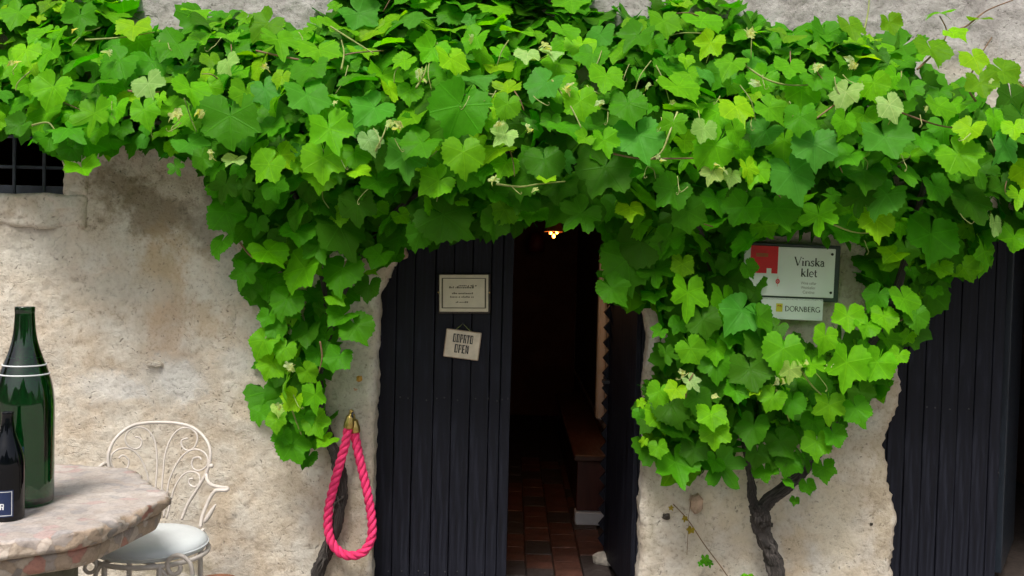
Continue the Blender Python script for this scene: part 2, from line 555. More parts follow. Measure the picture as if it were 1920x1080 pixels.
def empty(name, loc=(0, 0, 0), rot=(0, 0, 0)):
    o = bpy.data.objects.new(name, None)
    o.empty_display_size = 0.1
    o.location = loc
    o.rotation_euler = rot
    C.objects.link(o)
    return o

def catmull(pts, n=8, closed=False):
    P = [Vector(p) for p in pts]
    out = []
    m = len(P)
    for i in range(m if closed else m - 1):
        if closed:
            a, b, c, d = P[(i - 1) % m], P[i], P[(i + 1) % m], P[(i + 2) % m]
        else:
            a, b, c, d = P[max(i - 1, 0)], P[i], P[i + 1], P[min(i + 2, m - 1)]
        for k in range(n):
            t = k / n
            out.append(0.5 * ((2 * b) + (c - a) * t + (2 * a - 5 * b + 4 * c - d) * t * t + (3 * b - a - 3 * c + d) * t ** 3))
    if not closed:
        out.append(P[-1].copy())
    return out

TAB = rng.random((256, 256))
def vn(x, y, s, seed=0):
    x = np.asarray(x, float) * s + seed * 17.3
    y = np.asarray(y, float) * s + seed * 9.7
    xi, yi = np.floor(x).astype(int), np.floor(y).astype(int)
    fx, fy = x - xi, y - yi
    fx = fx * fx * (3 - 2 * fx)
    fy = fy * fy * (3 - 2 * fy)
    g = lambda i, j: TAB[i & 255, j & 255]
    return (g(xi, yi) * (1 - fx) + g(xi + 1, yi) * fx) * (1 - fy) + (g(xi, yi + 1) * (1 - fx) + g(xi + 1, yi + 1) * fx) * fy - 0.5

# ================================================================== SETTING
g = MB().add([(-70, -90, 0), (70, -90, 0), (70, 0.0, 0), (-70, 0.0, 0)], [(0, 1, 2, 3)]).build('ground', M['gravel'])
g['kind'] = 'structure'

hv, hf = [], []  # unseen slope added behind the camera for dark reflections, also blocks low sky light
nh_, nr_ = 90, 7
for i in range(nh_ + 1):
    a = PI + PI * i / nh_
    top_h = 15 + 9 * math.sin(i * 0.13 + 1) + 5 * math.sin(i * 0.37) + random.uniform(-1.2, 1.2)
    for j in range(nr_ + 1):
        t = j / nr_
        r = 34 + 26 * t
        hv.append((r * math.cos(a), r * math.sin(a), -0.05 + top_h * (t * t * (3 - 2 * t)) + random.uniform(-0.6, 0.6) * (t > 0)))
for i in range(nh_):
    for j in range(nr_):
        k = i * (nr_ + 1) + j
        hf.append((k, k + nr_ + 1, k + nr_ + 2, k + 1))
M['added_hill'] = simple('added_dark_slope', (0.035, 0.06, 0.022), 0.95, 0.5, 0.6, 0.5, 0.3)
hl = MB().add(hv, hf).build('added_hills', M['added_hill'])
hl['kind'] = 'structure'

# ------------------------------------------------------------------ the house: wall shell with arched doorways and a window
house = empty('stone_house', (0, 0, 0))
tag(house, 'old stone house front with rough beige plaster, two dark plank doorways and a barred window', 'house')

H = 0.0125
XS = np.arange(-3.6, 3.6 + H, H)
ZS = np.arange(-0.03, 3.4 + H, H)
GX, GZ = np.meshgrid(XS, ZS)

def edge_fn(pts):
    """x of an opening edge as a function of z, from photo pixels on the wall plane"""
    w = sorted([(W(a, b, 0).z, W(a, b, 0).x) for a, b in pts])
    zs = [p[0] for p in w]
    xs = [p[1] for p in w]
    return lambda z: np.interp(z, zs, xs)

d1l = edge_fn([(694, 1120), (697, 1000), (700, 860), (704, 740), (706, 620), (708, 560), (722, 520), (748, 480), (800, 425), (880, 385), (950, 372)])
d1r = edge_fn([(1199, 1120), (1203, 960), (1208, 860), (1212, 760), (1216, 660), (1214, 600), (1204, 545), (1180, 480), (1150, 430), (1080, 390), (1000, 374)])
d2l = edge_fn([(1679, 1120), (1678, 1040), (1680, 960), (1672, 920), (1664, 870), (1657, 830), (1676, 790), (1690, 740), (1692, 660), (1706, 600), (1730, 540), (1770, 490), (1830, 450), (1900, 420)])
d1top = W(975, 370, 0).z
d2top = W(1900, 418, 0).z
wl_, wr_ = -3.0, W(115, 330, 0).x
wb_, wt_ = W(60, 365, 0).z, W(60, 150, 0).z

n_edge = vn(GX, GZ, 9, 1) * 0.020 + vn(GX, GZ, 28, 2) * 0.012 + vn(GX, GZ, 70, 3) * 0.006
n_edge2 = n_edge * 1.5 + vn(GX, GZ, 16, 4) * 0.016
def op_door(l, r, top, z, x, extra):
    a = np.maximum(l(z) - x, x - r(z))
    a = np.maximum(a, z - top)
    return a + extra
S = op_door(d1l, d1r, d1top, GZ, GX, n_edge * 0.8)
S = np.minimum(S, op_door(d2l, lambda z: z * 0 + 2.9, d2top, GZ, GX, n_edge2 * 0.7))
S = np.minimum(S, np.maximum(np.maximum(wl_ - GX, GX - wr_), np.maximum(wb_ - GZ, GZ - wt_)) + n_edge * 0.35)
Sz, Sx = np.gradient(S, H)
gl = np.maximum(np.sqrt(Sx ** 2 + Sz ** 2), 0.3)
keepv = S > -0.75 * H
snap = keepv & (S < 0.55 * H)
X2 = np.where(snap, GX - S * Sx / gl ** 2, GX)
Z2 = np.where(snap, GZ - S * Sz / gl ** 2, GZ)
rough = (vn(GX, GZ, 1.6, 5) * 0.030 + vn(GX, GZ, 4.5, 6) * 0.018 + vn(GX, GZ, 13, 7) * 0.008 + vn(GX, GZ, 34, 8) * 0.0065 + np.minimum(vn(GX, GZ, 75, 9), 0.1) * 0.005)
pits = np.clip(vn(GX, GZ, 55, 10) - 0.30, 0, 1) * np.clip(vn(GX, GZ, 7, 12) + 0.15, 0, 1)
rnd = 0.035
s = np.clip(S, 0, rnd)
yr = rnd - np.sqrt(np.maximum(rnd ** 2 - (rnd - s) ** 2, 0))
Y = -rough + pits * 0.12 + np.where(S < rnd, yr, 0)
ny, nx = GX.shape
idx = -np.ones((ny, nx), int)
cell = keepv[:-1, :-1] & keepv[1:, :-1] & keepv[:-1, 1:] & keepv[1:, 1:]
use = np.zeros((ny, nx), bool)
use[:-1, :-1] |= cell
use[1:, :-1] |= cell
use[:-1, 1:] |= cell
use[1:, 1:] |= cell
idx[use] = np.arange(use.sum())
V = np.stack([X2[use], Y[use], Z2[use]], 1)
ci, cj = np.nonzero(cell)
Q = np.stack([idx[ci, cj], idx[ci, cj + 1], idx[ci + 1, cj + 1], idx[ci + 1, cj]], 1)
# jambs: push every boundary edge of an opening back into the wall
from collections import Counter
E = np.concatenate([Q[:, [0, 1]], Q[:, [1, 2]], Q[:, [2, 3]], Q[:, [3, 0]]])
key = np.sort(E, 1)
kk = key[:, 0].astype(np.int64) * (len(V) + 1) + key[:, 1]
u, inv, cnt = np.unique(kk, return_inverse=True, return_counts=True)
be = E[cnt[inv] == 1]
vi_of = np.argwhere(use)
ring = {}
extraV, extraF = [], []
base = len(V)
GYN = [0.07, 0.12, 0.20, 0.30, 0.42]
def ringv(v):
    if v not in ring:
        i, j = vi_of[v]
        gx, gz = Sx[i, j] / gl[i, j], Sz[i, j] / gl[i, j]
        ids = []
        for k, yy in enumerate(GYN):
            o = (vn(np.array([V[v, 2] + V[v, 0]]), np.array([yy * 3]), 22, 3)[0]) * 0.012 - 0.004 * k
            extraV.append((V[v, 0] - gx * o, yy, V[v, 2] - gz * o))
            ids.append(base + len(extraV) - 1)
        ring[v] = ids
    return ring[v]
for a, b in be:
    if abs(S[tuple(vi_of[a])]) > 0.05 or abs(S[tuple(vi_of[b])]) > 0.05:
        continue
    ra, rb = [a] + ringv(a), [b] + ringv(b)
    for k in range(len(GYN)):
        extraF.append((rb[k], ra[k], ra[k + 1], rb[k + 1]))
Vall = np.concatenate([V, np.array(extraV)])
me = bpy.data.meshes.new('wall')
Qall = np.concatenate([Q, np.array(extraF, int)])
me.vertices.add(len(Vall))
me.vertices.foreach_set('co', Vall.ravel())
me.loops.add(Qall.size)
me.loops.foreach_set('vertex_index', Qall.ravel().astype(np.int32))
me.polygons.add(len(Qall))
me.polygons.foreach_set('loop_start', np.arange(0, Qall.size, 4, dtype=np.int32))
me.polygons.foreach_set('use_smooth', np.ones(len(Qall), bool))
me.update(calc_edges=True)
me.validate()
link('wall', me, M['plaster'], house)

# shell of the house behind the front, and the inner partitions
sh = MB()
def quad(mb, a, b, c, d):
    mb.add([a, b, c, d], [(0, 1, 2, 3)])
BX, BY, BZ = 3.58, 5.2, 3.38
quad(sh, (-BX, 0.03, BZ), (BX, 0.03, BZ), (BX, BY, BZ), (-BX, BY, BZ))
quad(sh, (-BX, BY, -0.1), (BX, BY, -0.1), (BX, BY, BZ), (-BX, BY, BZ))
quad(sh, (-BX, 0.03, -0.1), (-BX, BY, -0.1), (-BX, BY, BZ), (-BX, 0.03, BZ))
quad(sh, (BX, 0.03, -0.1), (BX, BY, -0.1), (BX, BY, BZ), (BX, 0.03, BZ))
sh.build('interior_shell', M['room'], house)
MB().box((-1.35, 2.8, 1.68), (0.10, 4.7, 3.36)).build('partition_wall', M['room'], house)
RWX = 0.60                                            # right-hand wall of the entrance room
MB().box((RWX + 0.06, 2.8, 1.68), (0.12, 4.7, 3.36)).build('partition_wall', M['room'], house)
MB().box((-0.375, 2.8, 2.34), (1.83, 4.7, 0.08)).build('interior_ceiling', M['room'], house)

# tiled floor
fl = MB().box((0.0, 2.65, -0.03), (7.3, 5.26, 0.03)).build('interior_floor', M['grout'], house)
tw, tl = 0.135, 0.235
tme = []
for k in range(3):
    mb = MB().box((0, 0, 0), (tw - 0.005, tl - 0.005, 0.022), None, 0.004)
    o = mb.build('tile', None)
    tme.append(o.data)
    bpy.data.objects.remove(o)
tmd = [m_.copy() for m_ in tme]
for m_ in tme:
    m_.materials.append(M['tile'])
for m_ in tmd:
    m_.materials.append(M['tile_dark'])
r0 = 0
for i in range(-5, 5):
    off = (i % 2) * tl / 2
    for j in range(0, 13):
        x, y = i * tw + 0.03, 0.12 + j * tl + off
        if x > 0.56 or x < -0.72:
            continue
        me_ = random.choice(tmd if random.random() < 0.38 else tme)
        o = link('tile', me_, None, fl)
        o.location = (x, y, -0.008 + random.uniform(-0.003, 0.002))
        o.rotation_euler = (random.uniform(-.008, .008), random.uniform(-.008, .008), random.uniform(-.015, .015))

# ------------------------------------------------------------------ doors
def plank_mesh(w, h, t, seed):
    """one vertical board: eased edges, slight cup and an uneven face"""
    rs = np.random.default_rng(seed)
    nz = 10
    prof = [(-w / 2, -t * 0.5 + 0.004), (-w / 2 + 0.0012, -t * 0.5), (-w / 2 + 0.0028, -t * 0.5 - 0.001), (w / 2 - 0.0028, -t * 0.5 - 0.001), (w / 2 - 0.0012, -t * 0.5), (w / 2, -t * 0.5 + 0.004), (w / 2, t / 2), (-w / 2, t / 2)]
    mb = MB()
    vs_, fs = [], []
    b1, b2 = rs.uniform(-0.0012, 0.0012, 2)
    for i in range(nz + 1):
        z = h * i / nz
        dx = rs.uniform(-0.0012, 0.0012)
        dy = b1 * math.sin(z * 2.1) + b2 * math.sin(z * 5)
        for x, y in prof:
            vs_.append((x + dx, y + dy, z))
    n = len(prof)
    for i in range(nz):
        for k in range(n):
            j = (k + 1) % n
            fs.append((i * n + k, i * n + j, (i + 1) * n + j, (i + 1) * n + k))
    fs.append(tuple(range(n - 1, -1, -1)))
    fs.append(tuple(nz * n + k for k in range(n)))
    return mb.add(vs_, fs)

def door_leaf(bounds_px, y, label, h=2.32, z0=0.015, gap=0.0022, nails=()):
    xs = [W(p, 740, y).x for p in bounds_px]
    leaf = MB().box(((xs[0] + xs[-1]) / 2, y + 0.032, z0 + h / 2), (xs[-1] - xs[0] - 0.02, 0.02, h - 0.04)).build('door', M['paint'], house)
    leaf['label'] = label
    for k in range(len(xs) - 1):
        w = xs[k + 1] - xs[k] - gap
        o = plank_mesh(w, h, 0.034, 100 + k + len(xs)).build('plank', M['paint'], leaf)
        o.location = ((xs[k] + xs[k + 1]) / 2, y + random.uniform(-0.0015, 0.0015), z0)
    for (px, py) in nails:
        if random.random() < 0.3:
            continue
        px, py = px + random.uniform(-3, 3), py + random.uniform(-3, 3)
        p = W(px, py, y - 0.019)
        nl = MB().lathe([(0.0036, 0.0), (0.0036, 0.0012), (0.002, 0.002)], 8).build('nail', M['steel'], leaf)
        nl.location = p
        nl.rotation_euler = (R(90), 0, 0)
    return leaf, xs

YD = 0.15
nl1 = [(x + dx, 748 + (x - 830) * 0.02) for x in (722, 757, 793, 829, 863, 898, 926, 947) for dx in (-8, 7)]
nl1 += [(x + dx, 1072) for x in (722, 757, 793, 829, 863, 898) for dx in (-6, 6)]
leaf1, lx1 = door_leaf([672, 706, 741, 775, 813, 847, 882, 917, 938, 958], YD, 'closed door leaf of blue-black vertical planks carrying two small signs', nails=nl1)
nl2 = [(x + dx, 765) for x in (1711, 1744, 1777, 1808, 1838) for dx in (-7, 7)] + [(1850, 868), (1872, 884)]
leaf2, lx2 = door_leaf([1640, 1664, 1697, 1730, 1762, 1793, 1824, 1855, 1876], YD, 'near-black plank door leaf in the right-hand doorway', nails=nl2)

# the inward-opened right leaf of the main doorway, with a notched dark trim on its free edge
hinge = W(1209, 740, 0.17)
free_ = W(1154, 740, 0.74)
dv = Vector((free_.x - hinge.x, free_.y - hinge.y, 0))
ang = math.atan2(dv.y, dv.x)
lo = MB().box((dv.length / 2, 0.03, 1.16), (dv.length - 0.02, 0.02, 2.28)).build('door', M['paint'], house)
lo.location = (hinge.x, hinge.y, 0.015)
lo.rotation_euler = (0, 0, ang)
lo['label'] = 'main door leaf swung open into the dark room'
npl = 5
for k in range(npl):
    w = dv.length / npl
    o = plank_mesh(w - 0.004, 2.32, 0.034, 300 + k).build('plank', M['paint'], lo)
    o.location = ((k + 0.5) * w, 0, 0)
    o.rotation_euler = (0, 0, PI)
zz = MB()
ntooth = 30
for k in range(ntooth):
    z = 0.10 + k * 0.074
    zz.add([(-0.012, 0, z - 0.037), (-0.012, 0.030, z), (-0.012, 0, z + 0.037), (0.004, 0, z - 0.037), (0.004, 0.030, z), (0.004, 0, z + 0.037)],
           [(0, 1, 2), (5, 4, 3), (0, 3, 4, 1), (1, 4, 5, 2), (2, 5, 3, 0)])
zo = zz.build('notched_trim', M['paint'], lo)
zo.location = (dv.length - 0.006, 0.0405, 0)
zo['kind'] = 'stuff'
hb = MB().box((0, 0, 0), (0.05, 0.05, 0.02), None, 0.004).box((0.03, 0.0, 0.0), (0.02, 0.03, 0.05), None, 0.004).build('latch', M['iron_dark'], lo)
hb.location = (dv.length - 0.02, 0.045, W(1140, 720, 0.74).z)

# second doorway: the far leaf stands open behind the closed one
a2 = W(1884, 740, 0.30)
b2 = W(1906, 740, 0.85)
dv2 = Vector((b2.x - a2.x, b2.y - a2.y, 0))
l2 = MB().box((dv2.length / 2, 0, 1.2), (dv2.length, 0.03, 1.95), None, 0.004).build('door', M['bluegrey'], house)
l2.location = (a2.x, a2.y, -0.1)
l2.rotation_euler = (0, 0, math.atan2(dv2.y, dv2.x))
l2['label'] = 'narrow blue-grey panel showing in the gap of the right doorway'
st = MB().box((0, 0, 0), (0.5, 0.25, 0.06), None, 0.01).build('doorstep', M['stone'], house)
st.location = W(1950, 1052, 1.3)

# ------------------------------------------------------------------ window: sill, surround, bars
win = MB().box((0, 0, 0), (1.4, 0.02, 0.06)).build('window', M['bars'], house)       # the bottom rail of the sunk frame
win.location = (wr_ - 0.74, 0.24, wb_ + 0.02)
win['label'] = 'small dark window with a grid of iron bars above a rough stone sill'
def rough_slab(name, x0, x1, z0, z1, y0, y1, parent, m, seed, amp=0.010, h=0.012):
    """a weathered slab: front and sides as one displaced sheet wrapped round the block"""
    nu = max(4, int((x1 - x0) / h))
    nv = max(4, int((z1 - z0) / h))
    vs_, fs = [], []
    b = 0.016
    dep = [(y1, 0.0), ((y0 + y1) / 2, 0.0), (y0 + b, 0.0), (y0 + b * 0.3, b * 0.35), (y0, b)]
    us = [(x0, d, i) for d, i in dep[:-1]]
    path_u = [(x0 + i, d) for d, i in dep[:-1]] + [(x0 + b + (x1 - x0 - 2 * b) * k / nu, y0) for k in range(nu + 1)] + [(x1 - i, d) for d, i in dep[:-1][::-1]]
    path_v = [(0.0, 1)] + [(b * 0.35, 0.3)] + [(b + (z1 - z0 - 2 * b) * k / nv, 0) for k in range(nv + 1)] + [(z1 - z0 - b * 0.35, 0.3), (z1 - z0, 1)]
    for (vz, ed) in path_v:
        for (x, y) in path_u:
            yy = y + ed * b
            o = (float(vn(x, vz + y, 12, seed)) + 0.6 * float(vn(x, vz + y, 34, seed + 1)) + 0.4 * float(vn(x, vz, 80, seed + 2))) * amp
            vs_.append((x + o * 0.3, min(yy + o, y1), z0 + vz + o * 0.8))
    nu2, nv2 = len(path_u), len(path_v)
    for j in range(nv2 - 1):
        for i in range(nu2 - 1):
            fs.append((j * nu2 + i, j * nu2 + i + 1, (j + 1) * nu2 + i + 1, (j + 1) * nu2 + i))
    # top sheet closes the slab back to the wall
    t0 = (nv2 - 1) * nu2
    fs.append(tuple(range(t0, t0 + nu2)))
    return MB().add(vs_, fs).build(name, m, parent, True)
sa, sb = W(-160, 420, -0.03), W(160, 366, -0.03)
rough_slab('sill', sa.x, sb.x, sa.z, sb.z, -0.022, 0.06, win, M['plaster'], 30, 0.020)
ja, jb = W(113, 364, -0.02), W(166, 190, -0.02)
rough_slab('surround', ja.x, jb.x, ja.z, jb.z, -0.012, 0.06, win, M['plaster'], 40, 0.016)
for px in (-118, -46, 27, 83):
    p = W(px, 320, 0.12)
    MB().tube([(p.x, 0.12, wb_ - 0.03), (p.x, 0.12, wt_ + 0.03)], 0.0075, 8).build('bar', M['bars'], win).location = Vector((0, 0, 0)) - win.location
for py in (256, 313):
    p = W(30, py, 0.132)
    MB().tube([(wl_, 0.132, p.z), (wr_ + 0.03, 0.132, p.z)], 0.0075, 8).build('bar', M['bars'], win).location = Vector((0, 0, 0)) - win.location
for o in win.children:
    if o.name.startswith(('sill', 'surround')):
        o.location = -win.location

# bits of brick and stone showing through the plaster
def chip(name, px, py, w, h, m, seed, t=0.02, y=0.0):
    k = 4.1 / F
    p = W(px, py, y)
    w, h = w * k, h * k
    mb = MB()
    n = 14
    rs = np.random.default_rng(seed)
    rr = [1 + rs.uniform(-0.16, 0.16) for _ in range(n)]
    vs_, fs = [], []
    for (sc_, yy) in ((1.0, 0.03), (1.0, -t * 0.4), (0.86, -t), (0.45, -t * 1.15)):
        for i in range(n):
            a = 2 * PI * i / n
            cx, cz = math.cos(a), math.sin(a)
            q = max(abs(cx), abs(cz)) ** 0.55
            vs_.append((cx / q * w / 2 * rr[i] * sc_, yy + rs.uniform(-0.002, 0.002), cz / q * h / 2 * rr[i] * sc_))
    for j in range(3):
        for i in range(n):
            k2 = (i + 1) % n
            fs.append((j * n + i, j * n + k2, (j + 1) * n + k2, (j + 1) * n + i))
    fs.append(tuple(3 * n + i for i in range(n)))
    o = mb.add(vs_, fs).build(name, m, house)
    o.location = p
    return o
chip('brick', 1305, 944, 24, 36, M['sandstone'], 1)
chip('brick', 1252, 664, 40, 14, M['brick'], 2)
chip('stone', 1249, 968, 15, 13, M['frame'], 3, 0.014)
chip('stone', 674, 710, 11, 12, M['lichen'], 4, 0.008)
chip('stone', 667, 730, 9, 10, M['brick'], 5, 0.010)
chip('stone', 290, 800 - 118, 30, 12, M['plaster'], 6, 0.012)
chip('stone', 640, 470, 90, 42, M['plaster'], 8, 0.030)
chip('stone', 750, 476, 26, 26, M['sandstone'], 9, 0.02)
chip('stone', 1147, 430, 22, 60, M['plaster'], 10, 0.03)
chip('stone', 1446, 984, 7, 8, M['frame'], 11, 0.006)
chip('stone', 1634, 983, 5, 6, M['frame'], 12, 0.004)

# ================================================================== VINES
def leaf_mesh(name, seed, lobed, serr=0.040, nout=54, petiole=True):
    rs = np.random.default_rng(seed)
    th_c = np.array([0, 14, 31, 48, 60, 74, 96, 114, 130, 150, 166, 180])
    sinus = 0.88 - 0.46 * lobed
    s2 = 0.74 - 0.26 * lobed
    r_c = np.array([1.10, 0.90, sinus, 0.88, 0.95, 0.86, s2 + 0.08, 0.80, 0.84, 0.78, 0.66, 0.14])
    L_ = r_c * (1 + rs.uniform(-0.09, 0.09, 12))
    Rr = r_c * (1 + rs.uniform(-0.09, 0.09, 12))
    L_[0] = Rr[0]
    L_[-1] = Rr[-1]
    def rad(t):
        a = abs(t)
        tab = Rr if t >= 0 else L_
        i = np.searchsorted(th_c, a) - 1
        i = min(max(i, 0), 10)
        u = (a - th_c[i]) / (th_c[i + 1] - th_c[i])
        u = u * u * (3 - 2 * u)
        return tab[i] * (1 - u) + tab[i + 1] * u
    fold = rs.uniform(0.02, 0.28)
    cup = rs.uniform(-0.22, 0.30)
    wav = rs.uniform(0.05, 0.12)
    ph = rs.uniform(0, 6.28)
    tipd = rs.uniform(0.0, 0.35)
    def zf(x, y):
        r = math.hypot(x, y)
        a = math.atan2(x, -y)
        z = fold * abs(x) - cup * r * r * 0.6
        z += wav * r * math.sin(3 * a + ph) + wav * 0.7 * r * r * math.sin(5 * a - ph)
        if y < 0:
            z -= tipd * y * y * 0.6
        # puffed between the veins
        z += 0.035 * r * abs(math.sin(a * 3.3))
        return z
    vs_ = [(0.0, 0.0, 0.0)]
    uv = [(0.5, 0.5)]
    n1 = nout // 2
    rings = []
    for frac, n in ((0.42, n1), (0.78, n1), (1.0, nout)):
        ids = []
        for k in range(n):
            t = -180 + 360 * (k + 0.5) / n
            r = rad(t) * frac
            if frac == 1.0:
                r *= 1 + (serr if k % 2 else -serr) * (0.5 + rs.random()) * min(1, (180 - abs(t)) / 30)
            a = R(t)
            x, y = r * math.sin(a), -r * math.cos(a)
            ids.append(len(vs_))
            vs_.append((x, y, zf(x, y)))
            uv.append((0.5 + x * 0.45, 0.5 + y * 0.45))
        rings.append(ids)
    fs = []
    r1, r2, r3 = rings
    for k in range(n1 - 1):
        fs.append((0, r1[k], r1[k + 1]))
        fs.append((r1[k], r2[k], r2[k + 1], r1[k + 1]))
        fs.append((r2[k], r3[2 * k], r3[2 * k + 1], r2[k]) if False else (r2[k], r3[2 * k], r3[2 * k + 1]))
        fs.append((r2[k], r3[2 * k + 1], r3[2 * k + 2], r2[k + 1]))
    k = n1 - 1
    fs.append((r2[k], r3[2 * k], r3[2 * k + 1]))
    if petiole:
        o = len(vs_)
        pp = [(0, 0.0, -0.004), (0.02, 0.30, -0.10), (rs.uniform(-.15, .15), 0.75, -0.45)]
        for (x, y, z) in pp:
            for q in range(3):
                a = q * 2.094
                vs_.append((x + 0.017 * math.cos(a), y + 0.006, z + 0.017 * math.sin(a)))
                uv.append((0.5, 0.46))
        for j in range(2):
            for q in range(3):
                w2 = (q + 1) % 3
                fs.append((o + j * 3 + q, o + j * 3 + w2, o + j * 3 + 3 + w2, o + j * 3 + 3 + q))
    fs = [tuple(reversed(f)) for f in fs]      # upper side towards +z
    return np.array(vs_), fs, np.array(uv)

def leaf_to_mesh(name, data, m):
    vs_, fs, uv = data
    me_ = bpy.data.meshes.new(name)
    me_.from_pydata([tuple(p) for p in vs_], [], fs)
    ul = me_.uv_layers.new(name='UVMap')
    li = np.zeros(len(me_.loops), np.int32)
    me_.loops.foreach_get('vertex_index', li)
    ul.data.foreach_set('uv', uv[li].ravel())
    me_.polygons.foreach_set('use_smooth', [True] * len(me_.polygons))
    me_.materials.append(m)
    me_.update()
    return me_

LV = [leaf_mesh('leaf', 20 + k, lob) for k, lob in enumerate((0.0, 0.08, 0.12, 0.18, 0.25, 0.32, 0.45, 0.75, 0.05, 0.22, 0.95, 0.6))]
LM = [leaf_to_mesh('leaf', d, M['leaf']) for d in LV]
LVS = [leaf_mesh('leaf', 60 + k, lob, 0.05, 36) for k, lob in enumerate((0.0, 0.12, 0.2, 0.4, 0.7, 0.1))]

# orientation check: the fan is built in xy with tip along -y; find which side faces +z
def leaf_frame(el, yaw, spin):
    n = Vector((math.sin(yaw) * math.cos(el), -math.cos(yaw) * math.cos(el), math.sin(el)))
    down = Vector((math.sin(spin), 0, -math.cos(spin)))
    t = down - n * down.dot(n)
    t.normalize()
    yv = -t
    xv = yv.cross(n)
    return Matrix((xv, yv, n)).transposed()

TINT = {'y': (0.25, 0.56, 0.003), 'b': (0.120, 0.43, 0.002), 'm': (0.033, 0.255, 0.002), 'd': (0.009, 0.13, 0.002),  # light sits in these tones: dark stands for shade, olive for back light
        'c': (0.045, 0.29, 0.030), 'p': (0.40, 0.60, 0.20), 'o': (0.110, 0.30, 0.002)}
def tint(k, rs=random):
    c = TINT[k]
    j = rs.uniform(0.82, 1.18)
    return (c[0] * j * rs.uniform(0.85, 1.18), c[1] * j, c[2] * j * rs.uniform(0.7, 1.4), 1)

def depth(px, py):
    """how far the foliage stands out from the wall"""
    cano = np.interp(py, [-120, -20, 60, 150, 250, 330, 420, 480, 560], [0.10, 0.18, 0.30, 0.47, 0.56, 0.50, 0.36, 0.27, 0.20])
    if px < 330:
        cano *= 0.9
    if py > 420:
        if px > 1100:
            colm = np.interp(py, [420, 520, 620, 720, 820, 900, 950], [0.30, 0.24, 0.33, 0.36, 0.30, 0.20, 0.12])
        else:
            colm = np.interp(py, [420, 520, 620, 720, 820, 900], [0.28, 0.24, 0.23, 0.24, 0.22, 0.16])
        w = min(1, (py - 420) / 80)
        return cano * (1 - w) + colm * w
    return cano

POLY = [(-90, -50), (0, -20), (120, -20), (200, 5), (240, 35), (290, 85), (335, 95), (360, 25), (420, 15), (480, 40), (520, 65), (570, 60), (620, 15), (660, -40), (900, -50), (1080, -30), (1110, 30), (1160, 42),
        (1220, 34), (1260, 0), (1340, -20), (1390, 25), (1470, 62), (1530, 75), (1600, 55), (1660, 80), (1720, 120), (1780, 180), (1840, 195), (1920, 195), (2010, 195),
        (2010, 480), (1920, 462), (1865, 470), (1820, 520), (1775, 520), (1735, 585), (1700, 650), (1640, 735), (1600, 785), (1545, 795), (1500, 815), (1440, 815), (1400, 850), (1330, 880), (1265, 880), (1222, 850),
        (1215, 800), (1225, 720), (1240, 650), (1200, 580), (1160, 545), (1165, 480), (1150, 440), (1080, 420), (1030, 392), (1000, 408), (930, 420), (850, 430), (790, 440), (745, 470), (700, 515), (655, 570), (615, 620), (600, 680),
        (598, 750), (612, 815), (590, 845), (555, 845), (510, 790), (500, 700), (480, 650), (510, 570), (470, 510), (490, 450), (425, 415), (410, 355), (345, 290), (270, 268), (200, 285), (140, 290), (95, 270), (40, 240), (-90, 230)]
POLYN = np.array(POLY, float)
def inside(px, py):
    x, y = POLYN[:, 0], POLYN[:, 1]
    x2, y2 = np.roll(x, -1), np.roll(y, -1)
    c = ((y > py) != (y2 > py)) & (px < (x2 - x) * (py - y) / (y2 - y + 1e-12) + x)
    if c.sum() % 2 == 0:
        return False
    if 1395 < px < 1628 and 440 < py < 650 - (30 if px < 1440 else 0):
        return False
    return True

